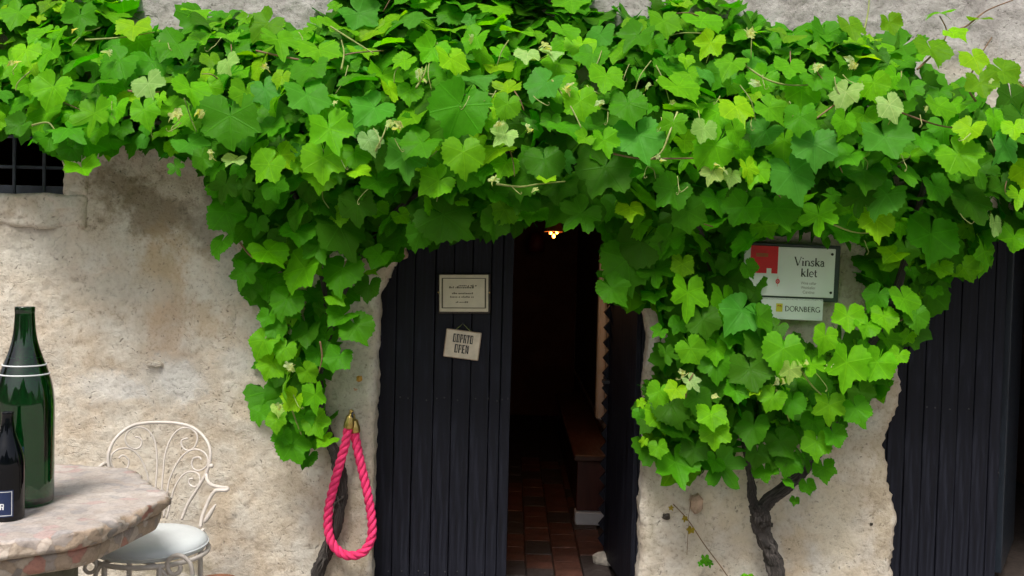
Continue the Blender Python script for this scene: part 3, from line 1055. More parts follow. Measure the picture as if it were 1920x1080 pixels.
HAND = """580 190 85 c;692 210 78 c;857 217 108 m;622 255 80 b;695 270 45 p;677 320 42 y;605 310 80 b;760 305 80 c;870 298 72 b;940 258 48 p;497 318 65 b;517 360 55 m;812 345 62 b;780 275 75 m;845 412 100 d;785 445 55 m;670 395 70 d;645 440 100 d;707 485 52 m;927 425 62 d;510 478 70 b;562 515 85 b;665 150 70 m;725 80 55 b;752 118 46 b;805 100 62 b;850 120 66 y;890 150 75 c;760 40 90 c;847 55 60 b;887 77 55 b;575 135 70 m;600 100 80 b;840 155 55 m;937 205 46 y;497 175 60 c;525 150 36 y;525 82 70 b
322 90 80 m;370 22 52 b;250 55 62 y;75 65 60 b;50 100 55 y;90 108 70 b;95 175 70 b;145 120 66 m;215 122 70 m;172 160 90 m;280 165 60 p;215 210 56 b;272 215 56 b;175 225 72 b;360 175 66 b;427 122 46 p;432 235 100 m;462 185 60 b;135 245 75 m;157 320 62 b;130 287 46 d;30 240 46 d;435 302 42 p;332 318 34 d;380 305 46 m;420 355 52 d;412 460 55 m;30 30 60 b;150 40 60 m
1202 267 90 c;1182 395 56 y;1253 364 70 m;1135 272 52 b;1082 409 72 m;1291 409 66 m;1127 329 100 d;1331 284 76 b;1024 340 34 y;1024 311 70 d;1064 244 62 m;1093 262 36 b;1015 164 75 c;949 204 50 b;1135 151 70 b;1189 75 66 m;1282 171 76 b;1318 249 46 p;1335 329 42 p;1371 335 34 p;1404 324 46 y;1389 400 66 m;1251 458 70 m;1189 467 88 d;989 104 46 p;1033 100 46 p;1247 48 60 b;1190 52 50 o;1327 142 42 c;1367 124 62 b;1327 89 52 y;1384 209 70 y;1380 253 46 b;985 340 70 d;1060 60 55 b;975 60 60 b;1110 110 60 m;1090 200 60 b;1180 205 70 m;1260 240 50 b
1582 182 60 p;1672 205 52 p;1580 235 46 b;1665 270 90 c;1732 267 56 m;1805 300 80 b;1815 247 52 y;1880 280 62 c;1865 230 46 b;1902 245 46 y;1527 285 82 c;1490 340 88 c;1415 327 56 b;1462 400 80 m;1535 415 66 b;1645 420 70 y;1745 455 100 m;1762 508 42 b;1670 480 50 y;1910 372 46 y;1865 425 44 p;1900 455 60 b;1655 375 76 c;1620 330 76 d;1825 390 80 d;1585 295 60 m;1640 165 56 b;1705 170 50 m;1765 210 60 b;1840 165 55 o;1795 65 42 y;1755 25 50 b;1840 35 42 o;1670 50 42 o;1890 140 62 o;1830 115 56 y;1597 55 60 o;1750 100 70 o;1406 508 38 m;1428 606 62 m;1394 466 60 m;1452 618 40 d;1402 545 34 d;1480 130 60 b;1540 150 60 m;1450 210 60 b;1500 230 60 m;1700 330 60 m;1760 360 60 m;1590 440 60 m;1610 380 60 d
1290 562 76 b;1383 592 80 c;1300 662 52 b;1468 668 76 b;1250 668 42 d;1265 735 42 y;1300 720 34 p;1335 785 54 b;1445 752 48 b;1412 737 27 y;1485 760 48 m;1585 695 82 b;1555 770 56 b;1590 602 56 b;1625 615 50 b;1640 690 62 b;1682 672 38 b;1610 775 56 m;1410 705 76 d;1430 655 72 d;1270 880 82 m;1235 845 36 b;1360 885 76 d;1410 810 62 d;1470 835 56 d;1510 862 48 d;1435 888 46 m;1545 885 42 m;1515 915 32 m;1490 940 19 m;1478 872 50 m;1532 838 54 b;1566 822 44 m;1452 862 44 d;1418 858 46 d;1480 905 26 m;1340 870 40 m;1300 850 50 d;1197 780 27 m;1202 758 19 y;1206 830 18 y;1340 820 56 b;1235 742 46 b;1380 740 46 m;1179 503 96 m;1153 548 62 m;1250 464 60 m;1230 516 66 m;1279 503 46 y;1520 690 60 b;1545 640 55 b;1480 700 40 p;1660 600 50 b;1700 570 60 b;1720 600 50 m;1640 560 50 m;1320 610 60 d
490 647 56 b;532 660 44 b;507 690 56 b;535 570 62 m;632 560 42 b;635 595 56 m;672 620 62 m;632 677 50 m;580 702 40 b;547 755 44 y;592 750 54 b;535 727 46 b;487 782 42 m;517 792 40 b;595 800 56 b;565 790 46 m;552 845 62 m;530 825 40 m;610 827 40 b;575 862 36 d;575 630 56 d;455 520 50 m;470 545 42 d;520 620 40 m;690 545 50 d;640 515 80 m;600 470 60 m;560 440 60 m;480 425 40 d;500 600 36 m;520 770 28 p"""
front = []
for row in HAND.replace('\n', ';').split(';'):
    a = row.split()
    front.append([float(a[0]), float(a[1]), float(a[2]), a[3], 1])
nh = len(front)
# fill the front between the leaves listed above
pts = [(f[0], f[1]) for f in front]
tries = 0
VX = 965
cnts = [sum(1 for f in front if f[0] < VX), sum(1 for f in front if f[0] >= VX)]
while tries < 30000 and (cnts[0] < 300 or cnts[1] < 300):
    tries += 1
    px, py = random.uniform(-40, 1960), random.uniform(-40, 900)
    side = 0 if px < VX else 1
    if cnts[side] >= 300 or not inside(px, py):
        continue
    arr = np.array(pts)
    mind = 30 if tries < 12000 else 22
    if (np.hypot(arr[:, 0] - px, (arr[:, 1] - py) * 1.15)).min() < mind:
        continue
    q = random.random()
    if py < 190:  # lit tones drawn more often on top, shaded tones lower down
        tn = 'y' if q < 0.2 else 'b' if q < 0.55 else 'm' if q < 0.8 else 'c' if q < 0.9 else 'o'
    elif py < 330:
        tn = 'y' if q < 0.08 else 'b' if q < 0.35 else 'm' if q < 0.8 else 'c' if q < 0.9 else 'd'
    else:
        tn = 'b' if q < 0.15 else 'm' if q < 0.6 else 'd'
    front.append([px, py, random.choice((30, 38, 46, 54, 62, 70)), tn, 0])
    pts.append((px, py))
    cnts[side] += 1

vine_l = empty('grapevine', (W(590, 1080, -0.06).x, -0.06, 0))
tag(vine_l, 'leafy grapevine with thin dark trunk beside the pink rope, covering the left half', 'vine')
vine_r = empty('grapevine', (W(1455, 1080, -0.10).x, -0.10, 0))
tag(vine_r, 'leafy grapevine on a forked twisted trunk between the doorways, reaching over the right half', 'vine')
def vine_of(px):
    return vine_l if px < VX else vine_r

def leaf_angles(px, py, deep=False):
    top = max(0, min(1, (230 - py) / 230))
    el = random.gauss(29 + 27 * top, 15)
    if random.random() < 0.12:
        el = random.gauss(65, 10)
    el = max(2, min(82, el))
    return R(el), R(random.gauss(0, 26)), R(random.gauss(0, 24))

for (px, py, w, tn, hand) in front:
    D = depth(px, py)
    if hand:
        y = -(D + (0.02 if tn in 'd' else 0.075 if tn in 'ypb' else 0.055) + random.uniform(-0.015, 0.02))
    else:
        y = -(D - random.uniform(0.01, 0.09))
    el, yaw, spin = leaf_angles(px, py)
    if hand:
        yaw *= 0.75
        spin *= 0.8
        if tn != 'o' and py > 170:
            el = el * 0.85
    if w < 32 or tn == 'p':
        vi = random.choice((4, 5, 6, 7, 9))
    else:
        vi = random.choice((0, 1, 2, 3, 4, 5, 8, 9, 0, 1, 2, 3, 8, 6)) if random.random() < 0.9 else random.choice((7, 10, 11))
    p = W(px, py, y)
    k = (CAM.y - y) / -F
    size = w * abs(k) / 1.62 * (1.03 if w > 34 else 1.0)                     # leaf blade half width in metres
    Rm = leaf_frame(el, yaw, spin)
    # the pixel marks the blade's middle; the object's origin is where the stalk joins
    p = p - (Rm @ Vector((0, -0.30, 0))) * size
    par = vine_of(px)
    o = link('young_leaf' if tn == 'p' else 'leaf', LM[vi], None, par)
    mat4 = Rm.to_4x4()
    sx = size * random.uniform(0.93, 1.07)
    o.rotation_euler = Rm.to_euler()
    o.scale = (sx, size, size)
    o.location = p - par.location
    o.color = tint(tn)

# inner leaves behind the front ones: one mass per vine
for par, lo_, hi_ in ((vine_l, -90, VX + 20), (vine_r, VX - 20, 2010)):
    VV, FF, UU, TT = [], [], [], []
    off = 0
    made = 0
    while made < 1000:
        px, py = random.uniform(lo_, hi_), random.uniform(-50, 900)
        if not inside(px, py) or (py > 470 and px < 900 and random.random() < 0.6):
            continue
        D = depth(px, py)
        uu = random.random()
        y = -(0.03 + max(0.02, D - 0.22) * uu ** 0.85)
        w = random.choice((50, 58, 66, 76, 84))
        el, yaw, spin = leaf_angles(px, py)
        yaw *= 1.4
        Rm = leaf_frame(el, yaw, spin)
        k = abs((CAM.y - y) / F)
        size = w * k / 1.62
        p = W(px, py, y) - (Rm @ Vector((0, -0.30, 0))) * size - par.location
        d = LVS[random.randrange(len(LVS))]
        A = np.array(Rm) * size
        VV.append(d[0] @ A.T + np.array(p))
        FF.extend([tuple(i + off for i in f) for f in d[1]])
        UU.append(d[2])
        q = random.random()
        tc = tint('b' if q < 0.12 else 'm' if q < 0.6 else 'd')  # inner leaves tinted mostly darker, painting deep shade into the gaps
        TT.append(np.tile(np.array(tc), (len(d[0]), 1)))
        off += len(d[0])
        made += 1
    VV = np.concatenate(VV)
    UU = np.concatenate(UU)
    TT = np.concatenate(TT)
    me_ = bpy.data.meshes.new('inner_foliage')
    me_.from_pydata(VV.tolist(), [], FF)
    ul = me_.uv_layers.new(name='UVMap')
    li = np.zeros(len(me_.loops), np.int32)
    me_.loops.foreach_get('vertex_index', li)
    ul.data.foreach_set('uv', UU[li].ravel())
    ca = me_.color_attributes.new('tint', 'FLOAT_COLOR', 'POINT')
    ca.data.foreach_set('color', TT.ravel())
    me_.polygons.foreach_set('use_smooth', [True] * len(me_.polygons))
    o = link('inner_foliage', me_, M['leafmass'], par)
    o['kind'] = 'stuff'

# trunks
def trunk(name, pxs, rads, par, ys, n=22, steps=10, seed=0, to_ground=False):
    P = [W(a, b, y) for (a, b), y in zip(pxs, ys)]
    if to_ground:
        P = [Vector((P[0].x - (P[1].x - P[0].x) * 0.5, P[0].y, -0.03))] + P
        rads = [rads[0] * 1.15] + list(rads)
    Pc = catmull(P, steps)
    rr = np.interp(np.linspace(0, 1, len(Pc)), np.linspace(0, 1, len(rads)), rads)
    rs = np.random.default_rng(seed)
    for q in Pc[1:-1]:
        q += Vector(rs.uniform(-1, 1, 3)) * rads[-1] * 0.10
    def lump(i, a):
        tw = a + i * 0.15
        return 1 + 0.22 * float(vn(math.cos(tw) * 1.6 + 5, math.sin(tw) * 1.6 + i * 0.05, 1.7, seed + 5)) * 2 + 0.26 * abs(math.sin(2.0 * tw)) + 0.07 * math.sin(9 * tw + 1) - 0.12 + 0.05 * float(vn(i * 0.25, 0, 1.0, seed + 2)) * 2
    mb = MB().tube([p - par.location for p in Pc], list(rr), n, True, lump)
    me_ = bpy.data.meshes.new(name)
    me_.from_pydata(mb.v, [], mb.f)
    ul = me_.uv_layers.new(name='UVMap')
    for lp in me_.loops:
        vi = lp.vertex_index
        i, k = divmod(vi, n)
        ul.data[lp.index].uv = (abs(k / n * 2 - 1) + i * 0.012, i / 12.0)
    me_.polygons.foreach_set('use_smooth', [True] * len(me_.polygons))
    return link(name, me_, M['bark'], par)

trunk('trunk', [(1457, 1085), (1447, 1040), (1432, 1000), (1424, 968), (1420, 948)], [0.030, 0.031, 0.030, 0.034, 0.030], vine_r, [-0.10, -0.10, -0.10, -0.11, -0.11], seed=3, to_ground=True)
trunk('branch', [(1424, 968), (1440, 940), (1475, 912), (1500, 888), (1530, 855), (1560, 800), (1600, 700), (1660, 600), (1700, 480), (1740, 330), (1800, 250)],
      [0.024, 0.026, 0.024, 0.021, 0.017, 0.018, 0.017, 0.016, 0.014, 0.012, 0.010], vine_r, [-0.11, -0.12, -0.13, -0.14, -0.12, -0.10, -0.10, -0.10, -0.14, -0.2, -0.2], seed=5)
trunk('branch', [(1421, 955), (1411, 935), (1409, 905), (1404, 870), (1390, 800), (1370, 700), (1345, 560), (1310, 430), (1240, 330)],
      [0.022, 0.017, 0.014, 0.013, 0.012, 0.012, 0.011, 0.011, 0.010], vine_r, [-0.11, -0.11, -0.11, -0.11, -0.1, -0.08, -0.08, -0.15, -0.25], n=14, seed=7)
trunk('trunk', [(592, 1090), (606, 1050), (622, 1008), (636, 960), (642, 915), (634, 868), (620, 830), (606, 790), (600, 720), (606, 660), (612, 605)],
      [0.023, 0.024, 0.024, 0.021, 0.020, 0.022, 0.020, 0.018, 0.012, 0.010, 0.009], vine_l, [-0.05] * 4 + [-0.045] * 7, n=18, seed=11, to_ground=True)
trunk('branch', [(612, 605), (608, 540), (590, 470), (560, 380), (500, 300), (420, 250), (300, 230), (150, 210), (-40, 200)], [0.010, 0.010, 0.011, 0.011, 0.010, 0.010, 0.009, 0.008, 0.007], vine_l,
      [-0.045, -0.06, -0.08, -0.12, -0.2, -0.25, -0.25, -0.22, -0.2], n=12, seed=13)
trunk('branch', [(604, 680), (640, 560), (690, 460), (760, 380), (860, 320), (960, 280)], [0.010, 0.010, 0.011, 0.011, 0.010, 0.008], vine_l,
      [-0.045, -0.07, -0.10, -0.2, -0.3, -0.3], n=12, seed=14)
# rough shreds of bark at the foot of the thin trunk
for k in range(9):
    bx_, by_ = random.choice(((606, 1045), (618, 1015), (640, 930), (632, 870)))
    a = W(bx_ + random.uniform(-10, 6), by_, -0.075)
    b = W(bx_ + random.uniform(-26, 0), by_ + random.uniform(14, 36), -0.085)
    MB().tube(catmull([a - vine_l.location, (a + b) / 2 - vine_l.location + Vector((random.uniform(-.01, .01), -0.008, 0)), b - vine_l.location], 4), [0.004, 0.005, 0.004, 0.004, 0.003, 0.003, 0.002, 0.002, 0.001], 5).build('bark_shred', M['shred'], vine_l)

# canes and green shoots
CANES = [([(930, 345), (975, 350), (1010, 345), (1060, 340)], 'greencane', 0.06), ([(1150, 288), (1200, 297), (1260, 297), (1335, 296)], 'cane', 0.05),
         ([(1560, 420), (1600, 435), (1640, 437)], 'greencane', 0.07), ([(1640, 190), (1700, 215), (1760, 235), (1800, 240)], 'cane', 0.0), ([(1600, 170), (1560, 200), (1520, 230)], 'cane', 0.03),
         ([(480, 95), (540, 108), (600, 115), (660, 100), (720, 95)], 'cane', 0.02), ([(160, 75), (230, 70), (290, 60)], 'greencane', 0.04),
         ([(620, 50), (660, 75), (700, 100)], 'greencane', 0.05), ([(1830, 190), (1815, 160), (1835, 110), (1860, 70)], 'cane', 0.02), ([(1720, 130), (1760, 90), (1775, 60), (1762, 30)], 'cane', 0.02),
         ([(1775, 60), (1810, 50), (1850, 20), (1900, 0)], 'cane', 0.02), ([(1900, 150), (1925, 165), (1960, 170)], 'cane', 0.02), ([(1620, 60), (1628, 20), (1630, -10)], 'greencane', 0.02),
         ([(60, 235), (90, 230), (105, 248)], 'greencane', 0.05), ([(240, 170), (275, 175), (300, 172)], 'cane', 0.06), ([(1230, 150), (1260, 170), (1290, 175)], 'greencane', 0.07),
         ([(1035, 150), (1070, 200), (1090, 240)], 'greencane', 0.07), ([(1270, 210), (1255, 250), (1240, 285), (1215, 300)], 'tendril', 0.08), ([(700, 290), (716, 260), (725, 235)], 'greencane', 0.08),
         ([(640, 130), (645, 100), (640, 75)], 'greencane', 0.06), ([(780, 165), (795, 140), (800, 120)], 'greencane', 0.07), ([(1285, 745), (1290, 720), (1300, 700)], 'cane', 0.07),
         ([(1500, 690), (1520, 720), (1540, 740)], 'greencane', 0.06), ([(1660, 615), (1690, 600), (1710, 585)], 'cane', -0.02), ([(1455, 730), (1470, 760), (1480, 790)], 'greencane', 0.04),
         ([(450, 455), (470, 480), (495, 495)], 'cane', 0.02), ([(545, 760), (555, 790), (565, 815)], 'greencane', 0.06), ([(600, 640), (604, 670), (597, 700)], 'cane', 0.03),
         ([(1380, 110), (1440, 150), (1500, 160), (1560, 150)], 'greencane', 0.03), ([(860, 180), (900, 175), (950, 180)], 'greencane', 0.03)]
for pts_, mm, dd in CANES:
    mx_ = sum(p[0] for p in pts_) / len(pts_)
    par = vine_of(mx_)
    P = [W(a, b, -(depth(a, b) + dd + random.uniform(-0.01, 0.01))) - par.location for a, b in pts_]
    P = catmull(P, 6)
    MB().tube(P, list(np.linspace(0.0042, 0.0022, len(P))), 7).build('shoot', M[mm], par, True)

for k in range(60):
    px, py = random.uniform(0, 1920), random.uniform(10, 420)
    if not inside(px, py):
        continue
    par = vine_of(px)
    y = -(depth(px, py) + random.uniform(-0.01, 0.06))
    a = W(px, py, y) - par.location
    ln = random.uniform(0.05, 0.14)
    an = random.uniform(-0.5, 0.5) + (PI / 2 if random.random() < 0.7 else 0)
    b = a + Vector((math.cos(an) * ln, 0.03, math.sin(an) * ln))
    m_ = (a + b) / 2 + Vector((random.uniform(-.015, .015), -0.012, random.uniform(-.01, .01)))
    MB().tube(catmull([a, m_, b], 5), list(np.linspace(0.0016, 0.0026, 11)), 5).build('shoot', M[random.choice(('greencane', 'cane', 'greencane'))], par, True)

# tendrils: thin curling threads
TEND = [(335, 225), (340, 230), (290, 150), (150, 70), (315, 80), (300, 75), (415, 70), (1270, 330), (1215, 310), (1290, 350), (1620, 450), (1725, 215), (1820, 250), (1000, 180), (1140, 210), (1100, 160), (960, 350), (880, 180),
        (930, 170), (700, 240), (740, 260), (690, 355), (600, 230), (1480, 190), (1410, 220), (1430, 140), (1350, 180), (1240, 220), (1180, 120), (560, 60), (820, 80), (40, 110), (210, 190), (640, 300), (1800, 400), (1690, 290), (1580, 140), (1530, 700), (1290, 700), (550, 740)]
for i, (px, py) in enumerate(TEND):
    par = vine_of(px)
    y0 = -(depth(px, py) + 0.075)
    p = W(px, py, y0) - par.location
    ln = random.uniform(0.05, 0.11)
    d0 = random.uniform(-0.9, 0.9)
    P = [p]
    ang_, q = -PI / 2 + d0, p.copy()
    turn = random.choice((-1, 1))
    n = 26
    for k in range(n):
        t = k / n
        ang_ += turn * (0.02 + max(0, t - 0.55) * 1.7) + random.uniform(-0.05, 0.05)
        st_ = ln / n * (1.15 - 0.6 * t)
        q = q + Vector((math.cos(ang_) * st_, -0.0008 + 0.004 * math.sin(k * 0.5) * t, math.sin(ang_) * st_))
        P.append(q.copy())
    MB().tube(P, list(np.linspace(0.0017, 0.0009, len(P))), 5).build('tendril', M['tendril'], par, True)

# pale furled shoot tips
BUDS = [(330, 213), (375, 212), (400, 285), (28, 120), (200, 100), (145, 58), (727, 232), (745, 242), (622, 190), (785, 133), (800, 145), (495, 122), (1065, 165), (1124, 193), (1215, 157), (1262, 193), (1350, 315),
        (1240, 300), (1530, 130), (1590, 118), (1598, 125), (1735, 205), (1405, 62), (1280, 702), (1335, 748), (1462, 718), (1510, 676), (1555, 690), (1028, 90), (1415, 150), (940, 235), (990, 240), (520, 760), (545, 690), (885, 75), (930, 335), (1000, 350), (1860, 155)]
for px, py in BUDS:
    par = vine_of(px)
    for q in range(random.choice((1, 2, 2, 3))):
        y0 = -(depth(px, py) + 0.10 + random.uniform(0, 0.02))
        Rm = leaf_frame(R(random.uniform(-10, 70)), R(random.uniform(-60, 60)), R(random.uniform(-120, 120)))
        sz = random.uniform(0.012, 0.024)
        o = link('bud', LM[random.choice((4, 6, 7, 9, 11))], None, par)
        o.rotation_euler = Rm.to_euler()
        o.scale = (sz * 0.75, sz, sz * 1.6)
        o.location = W(px + random.uniform(-7, 7), py + random.uniform(-7, 7), y0) - par.location
        o.color = (0.60 * random.uniform(0.85, 1.1), 0.64, 0.36 * random.uniform(0.7, 1.2), 1)

# a small weed creeping up beside the trunk, and sprouts at the foot of the wall
weed = empty('creeper', W(1368, 1085, -0.03))
tag(weed, 'thin bare creeper stem with a few tiny leaves left of the forked trunk', 'plant')
P = [W(a, b, -0.045) - weed.location for a, b in ((1372, 1092), (1350, 1060), (1320, 1020), (1290, 975), (1262, 945))]
MB().tube(catmull(P, 6), 0.0022, 6).build('stem', M['cane'], weed, True)
P = [W(a, b, -0.045) - weed.location for a, b in ((1292, 980), (1290, 1000), (1288, 1040))]
MB().tube(catmull(P, 5), 0.0012, 6).build('stem', M['cane'], weed, True)
P = [W(a, b, -0.045) - weed.location for a, b in ((1290, 975), (1293, 955), (1296, 935))]
MB().tube(catmull(P, 5), 0.0012, 6).build('stem', M['cane'], weed, True)
for (px, py, w, tn) in ((1322, 1048, 18, 'm'), (1330, 1056, 14, 'd'), (1314, 1056, 12, 'm'), (1295, 993, 14, 'o'), (1258, 952, 9, 'o'), (1284, 972, 11, 'o')):
    Rm = leaf_frame(R(25), R(random.uniform(-20, 20)), R(random.uniform(-40, 40)))
    o = link('leaf', LM[random.choice((6, 7, 10))], None, weed)
    sz = w * 4.05 / F / 1.6
    o.rotation_euler = Rm.to_euler()
    o.scale = (sz,) * 3
    o.location = W(px, py, -0.06) - weed.location
    o.color = tint(tn) if px > 1300 else (0.30, 0.20, 0.04, 1)
sprout = empty('weed_sprout', (W(1400, 1080, -0.06).x, -0.06, 0))
tag(sprout, 'tiny green weed sprout at the bottom edge beside the forked trunk', 'plant')
MB().tube([(0, 0, -0.01), (0.005, -0.01, 0.1), (0.0, -0.02, 0.21)], 0.002, 6).build('stem', M['greencane'], sprout)
for k in range(4):
    Rm = leaf_frame(R(50), R(k * 50 - 75), R(k * 40 - 60))
    o = link('leaf', LM[k + 3], None, sprout)
    o.rotation_euler = Rm.to_euler()
    o.scale = (0.02,) * 3
    o.location = (0.012 * (k - 1.5), -0.03, 0.205)
    o.color = tint('b')

# ================================================================== SIGNS
def arc(cx, cy, rx, ry, a0, a1, n=12):
    return [(cx + rx * math.cos(R(a0 + (a1 - a0) * i / n)), cy + ry * math.sin(R(a0 + (a1 - a0) * i / n))) for i in range(n + 1)]
T, t_ = 0.125, 0.055
GL = {
 'D': (0.92, [([(.12, 0), (.12, 1)], T), (arc(.12, .5, .68, .49, 90, -90), .09)]),
 'O': (1.0, [(arc(.48, .5, .42, .49, 0, 360, 22), .09)]),
 'R': (0.80, [([(.12, 0), (.12, 1)], T), (arc(.12, .74, .42, .24, 90, -90), .085), ([(.34, .5), (.76, 0)], T)]),
 'N': (0.98, [([(.12, 0), (.12, 1)], t_ + .02), ([(.12, 1), (.80, 0)], T), ([(.80, 0), (.80, 1)], t_ + .02)]),
 'B': (0.74, [([(.12, 0), (.12, 1)], T), (arc(.12, .75, .36, .23, 90, -90), .08), (arc(.12, .27, .46, .26, 90, -90), .09)]),
 'E': (0.68, [([(.12, 0), (.12, 1)], T), ([(.12, .96), (.56, .96)], .07), ([(.12, .5), (.48, .5)], .06), ([(.12, .04), (.58, .04)], .07)]),
 'G': (0.98, [(arc(.50, .5, .42, .49, 50, 320, 20), .09), ([(.84, .05), (.84, .44)], T), ([(.66, .44), (.92, .44)], .05)]),
 'V': (0.84, [([(.08, 1), (.43, 0)], T), ([(.43, 0), (.78, 1)], t_), ([(-.02, 1), (.2, 1)], .04), ([(.66, 1), (.88, 1)], .04)]),
 'i': (0.34, [([(.16, 0), (.16, .58)], T), ([(.16, .80), (.16, .92)], T), ([(.04, .02), (.28, .02)], .04), ([(.05, .57), (.16, .57)], .04)]),
 'n': (0.68, [([(.14, 0), (.14, .6)], T), (arc(.34, .38, .20, .21, 170, 0, 8), .07), ([(.54, .4), (.54, 0)], T), ([(.03, .02), (.26, .02)], .04), ([(.43, .02), (.66, .02)], .04)]),
 's': (0.48, [([(.40, .48), (.36, .57), (.23, .60), (.10, .53), (.10, .43), (.22, .33), (.36, .25), (.40, .14), (.32, .03), (.18, .0), (.07, .06), (.05, .15)], .085)]),
 'k': (0.64, [([(.14, 0), (.14, .96)], T), ([(.18, .28), (.46, .58)], t_), ([(.24, .36), (.56, 0)], T), ([(.03, .02), (.26, .02)], .04), ([(.34, .58), (.58, .58)], .04)]),
 'a': (0.54, [([(.08, .46), (.16, .58), (.30, .59), (.38, .48), (.38, .08), (.48, .02)], .10), (arc(.23, .17, .16, .17, 60, 330, 12), .08)]),
 'l': (0.32, [([(.16, 0), (.16, .96)], T), ([(.03, .02), (.29, .02)], .04)]),
 'e': (0.56, [(arc(.29, .30, .23, .30, 0, 310, 16), .085), ([(.07, .32), (.51, .32)], .05)]),
 't': (0.42, [([(.18, .82), (.18, .12), (.26, .02), (.38, .06)], .11), ([(.04, .58), (.36, .58)], .05)]),
}
# condensed stencil-like capitals, thick left stroke and thin right
BL = {
 'O': [(0, 0, .22, 1), (.40, 0, .12, 1), (0, .88, .52, .12), (0, 0, .52, .12)],
 'D': [(.04, 0, .22, 1), (.40, .06, .12, .88), (0, .88, .48, .12), (0, 0, .48, .12)],
 'P': [(.04, 0, .22, 1), (.40, .46, .12, .50), (0, .88, .48, .12), (.1, .42, .38, .10)],
 'R': [(.04, 0, .20, 1), (.40, .50, .12, .46), (0, .88, .48, .12), (.1, .44, .38, .10), (.36, 0, .18, .44)],
 'T': [(.17, 0, .20, 1), (0, .86, .54, .14), (0, .68, .07, .2), (.47, .68, .07, .2)],
 'E': [(.04, 0, .22, 1), (0, .88, .52, .12), (.1, .44, .36, .10), (0, 0, .52, .12)],
 'N': [(0, 0, .12, 1), (.20, .15, .15, .7), (.40, 0, .14, 1), (.06, .75, .2, .25), (.3, 0, .18, .25)],
}
def ribbon(mb, pts_, w, y):
    P = [Vector((p[0], 0, p[1])) for p in pts_]
    vs_ = []
    for i, p in enumerate(P):
        a, b = P[max(0, i - 1)], P[min(len(P) - 1, i + 1)]
        t = (b - a).normalized()
        n = Vector((t.z, 0, -t.x)) * w / 2
        vs_ += [(p.x - n.x, y, p.z - n.z), (p.x + n.x, y, p.z + n.z)]
    mb.add(vs_, [(2 * i, 2 * i + 1, 2 * i + 3, 2 * i + 2) for i in range(len(P) - 1)])

def lettering(text, h, width, parent, m, loc, name='lettering'):
    """one line of letters, centred on loc in the sign's own plane"""
    adv = sum(GL[c][0] for c in text)
    sx = width / adv
    mb = MB()
    x = -width / 2
    lay = 0
    for c in text:
        for pts_, w in GL[c][1]:
            lay += 1
            ribbon(mb, [(x + p[0] * sx, p[1] * h) for p in pts_], w * h * 1.25, -0.00004 * lay)
        x += GL[c][0] * sx
    o = mb.build(name, m, parent)
    o.location = loc
    return o

def block_letters(text, h, width, parent, m, loc):
    mb = MB()
    cw = width / len(text)
    lay = 0
    for i, c in enumerate(text):
        for (x, z, w, hh) in BL[c]:
            lay += 1
            x0 = -width / 2 + i * cw + x * cw / 0.62
            y = -0.00004 * lay
            mb.add([(x0, y, z * h), (x0 + w * cw / 0.62, y, z * h), (x0 + w * cw / 0.62, y, (z + hh) * h), (x0, y, (z + hh) * h)], [(0, 1, 2, 3)])
    o = mb.build('lettering', m, parent)
    o.location = loc
    return o

def plate(name, w, h, t, m, parent, loc=(0, 0, 0), bev=0.002):
    o = MB().box((0, 0, 0), (w, t, h), None, bev).build(name, m, parent)
    o.location = loc
    return o

def tiny_text(parent, m, rows, y, seed):
    """print too fine to read: a row of small worn dashes for every line"""
    rs = random.Random(seed)
    for (x0, x1, z, h) in rows:
        mb = MB()
        x = x0
        while x < x1:
            w = rs.uniform(0.4, 1.0) * h
            hh = h * rs.choice((0.65, 0.65, 1.0))
            mb.add([(x, y, z), (x + w, y, z), (x + w, y, z + hh), (x, y, z + hh)], [(0, 1, 2, 3)])
            x += w + h * (0.28 if rs.random() < 0.82 else 0.8)
        mb.build('lettering', m, parent)

def sign_frame(name, px, py, y, extra_tilt):
    """an Empty whose axes follow the sign: photo tilt minus the camera's own roll"""
    return empty(name, W(px, py, y), (0, extra_tilt, 0))

# the framed cream notice on the door
k1 = (4.1 + YD) / F
s1 = sign_frame('notice_plate', 870, 550, YD - 0.03, -R(1.2))
tag(s1, 'framed cream notice with fine print on the dark plank door', 'sign')
plate('frame', 97 * k1, 74 * k1, 0.012, M['frame'], s1, (0.002, 0.002, -0.002), 0.003)
plate('plate', 91 * k1, 69 * k1, 0.006, M['cream'], s1, (0, -0.008, 0.001), 0.002)
b_ = MB()
bw, bh = 80 * k1, 55 * k1
for (cx, cz, w, h) in ((0, bh / 2, bw, 0.0032), (0, -bh / 2, bw, 0.0032), (-bw / 2, 0, 0.0032, bh), (bw / 2, 0, 0.0032, bh)):
    b_.box((cx, 0, cz), (w + 0.003, 0.0012, h + 0.0))
b_.build('border', M['inkline'], s1).location = (0, -0.0118, 0.001)
tiny_text(s1, M['inkline'], [(-0.022, 0.052, 0.030, 0.0075), (-0.062, 0.040, 0.0215, 0.0085), (-0.050, 0.034, -0.003, 0.0075), (-0.058, 0.042, -0.018, 0.0075), (-0.034, 0.018, -0.040, 0.0065)], -0.0118, 4)
for sx in (-1, 1):
    o = MB().lathe([(0.0035, 0), (0.0035, 0.002), (0.002, 0.0035)], 8).build('screw', M['brass'], s1)
    o.location = (sx * 47.5 * k1, -0.0045, 0.004)
    o.rotation_euler = (R(90), 0, 0)

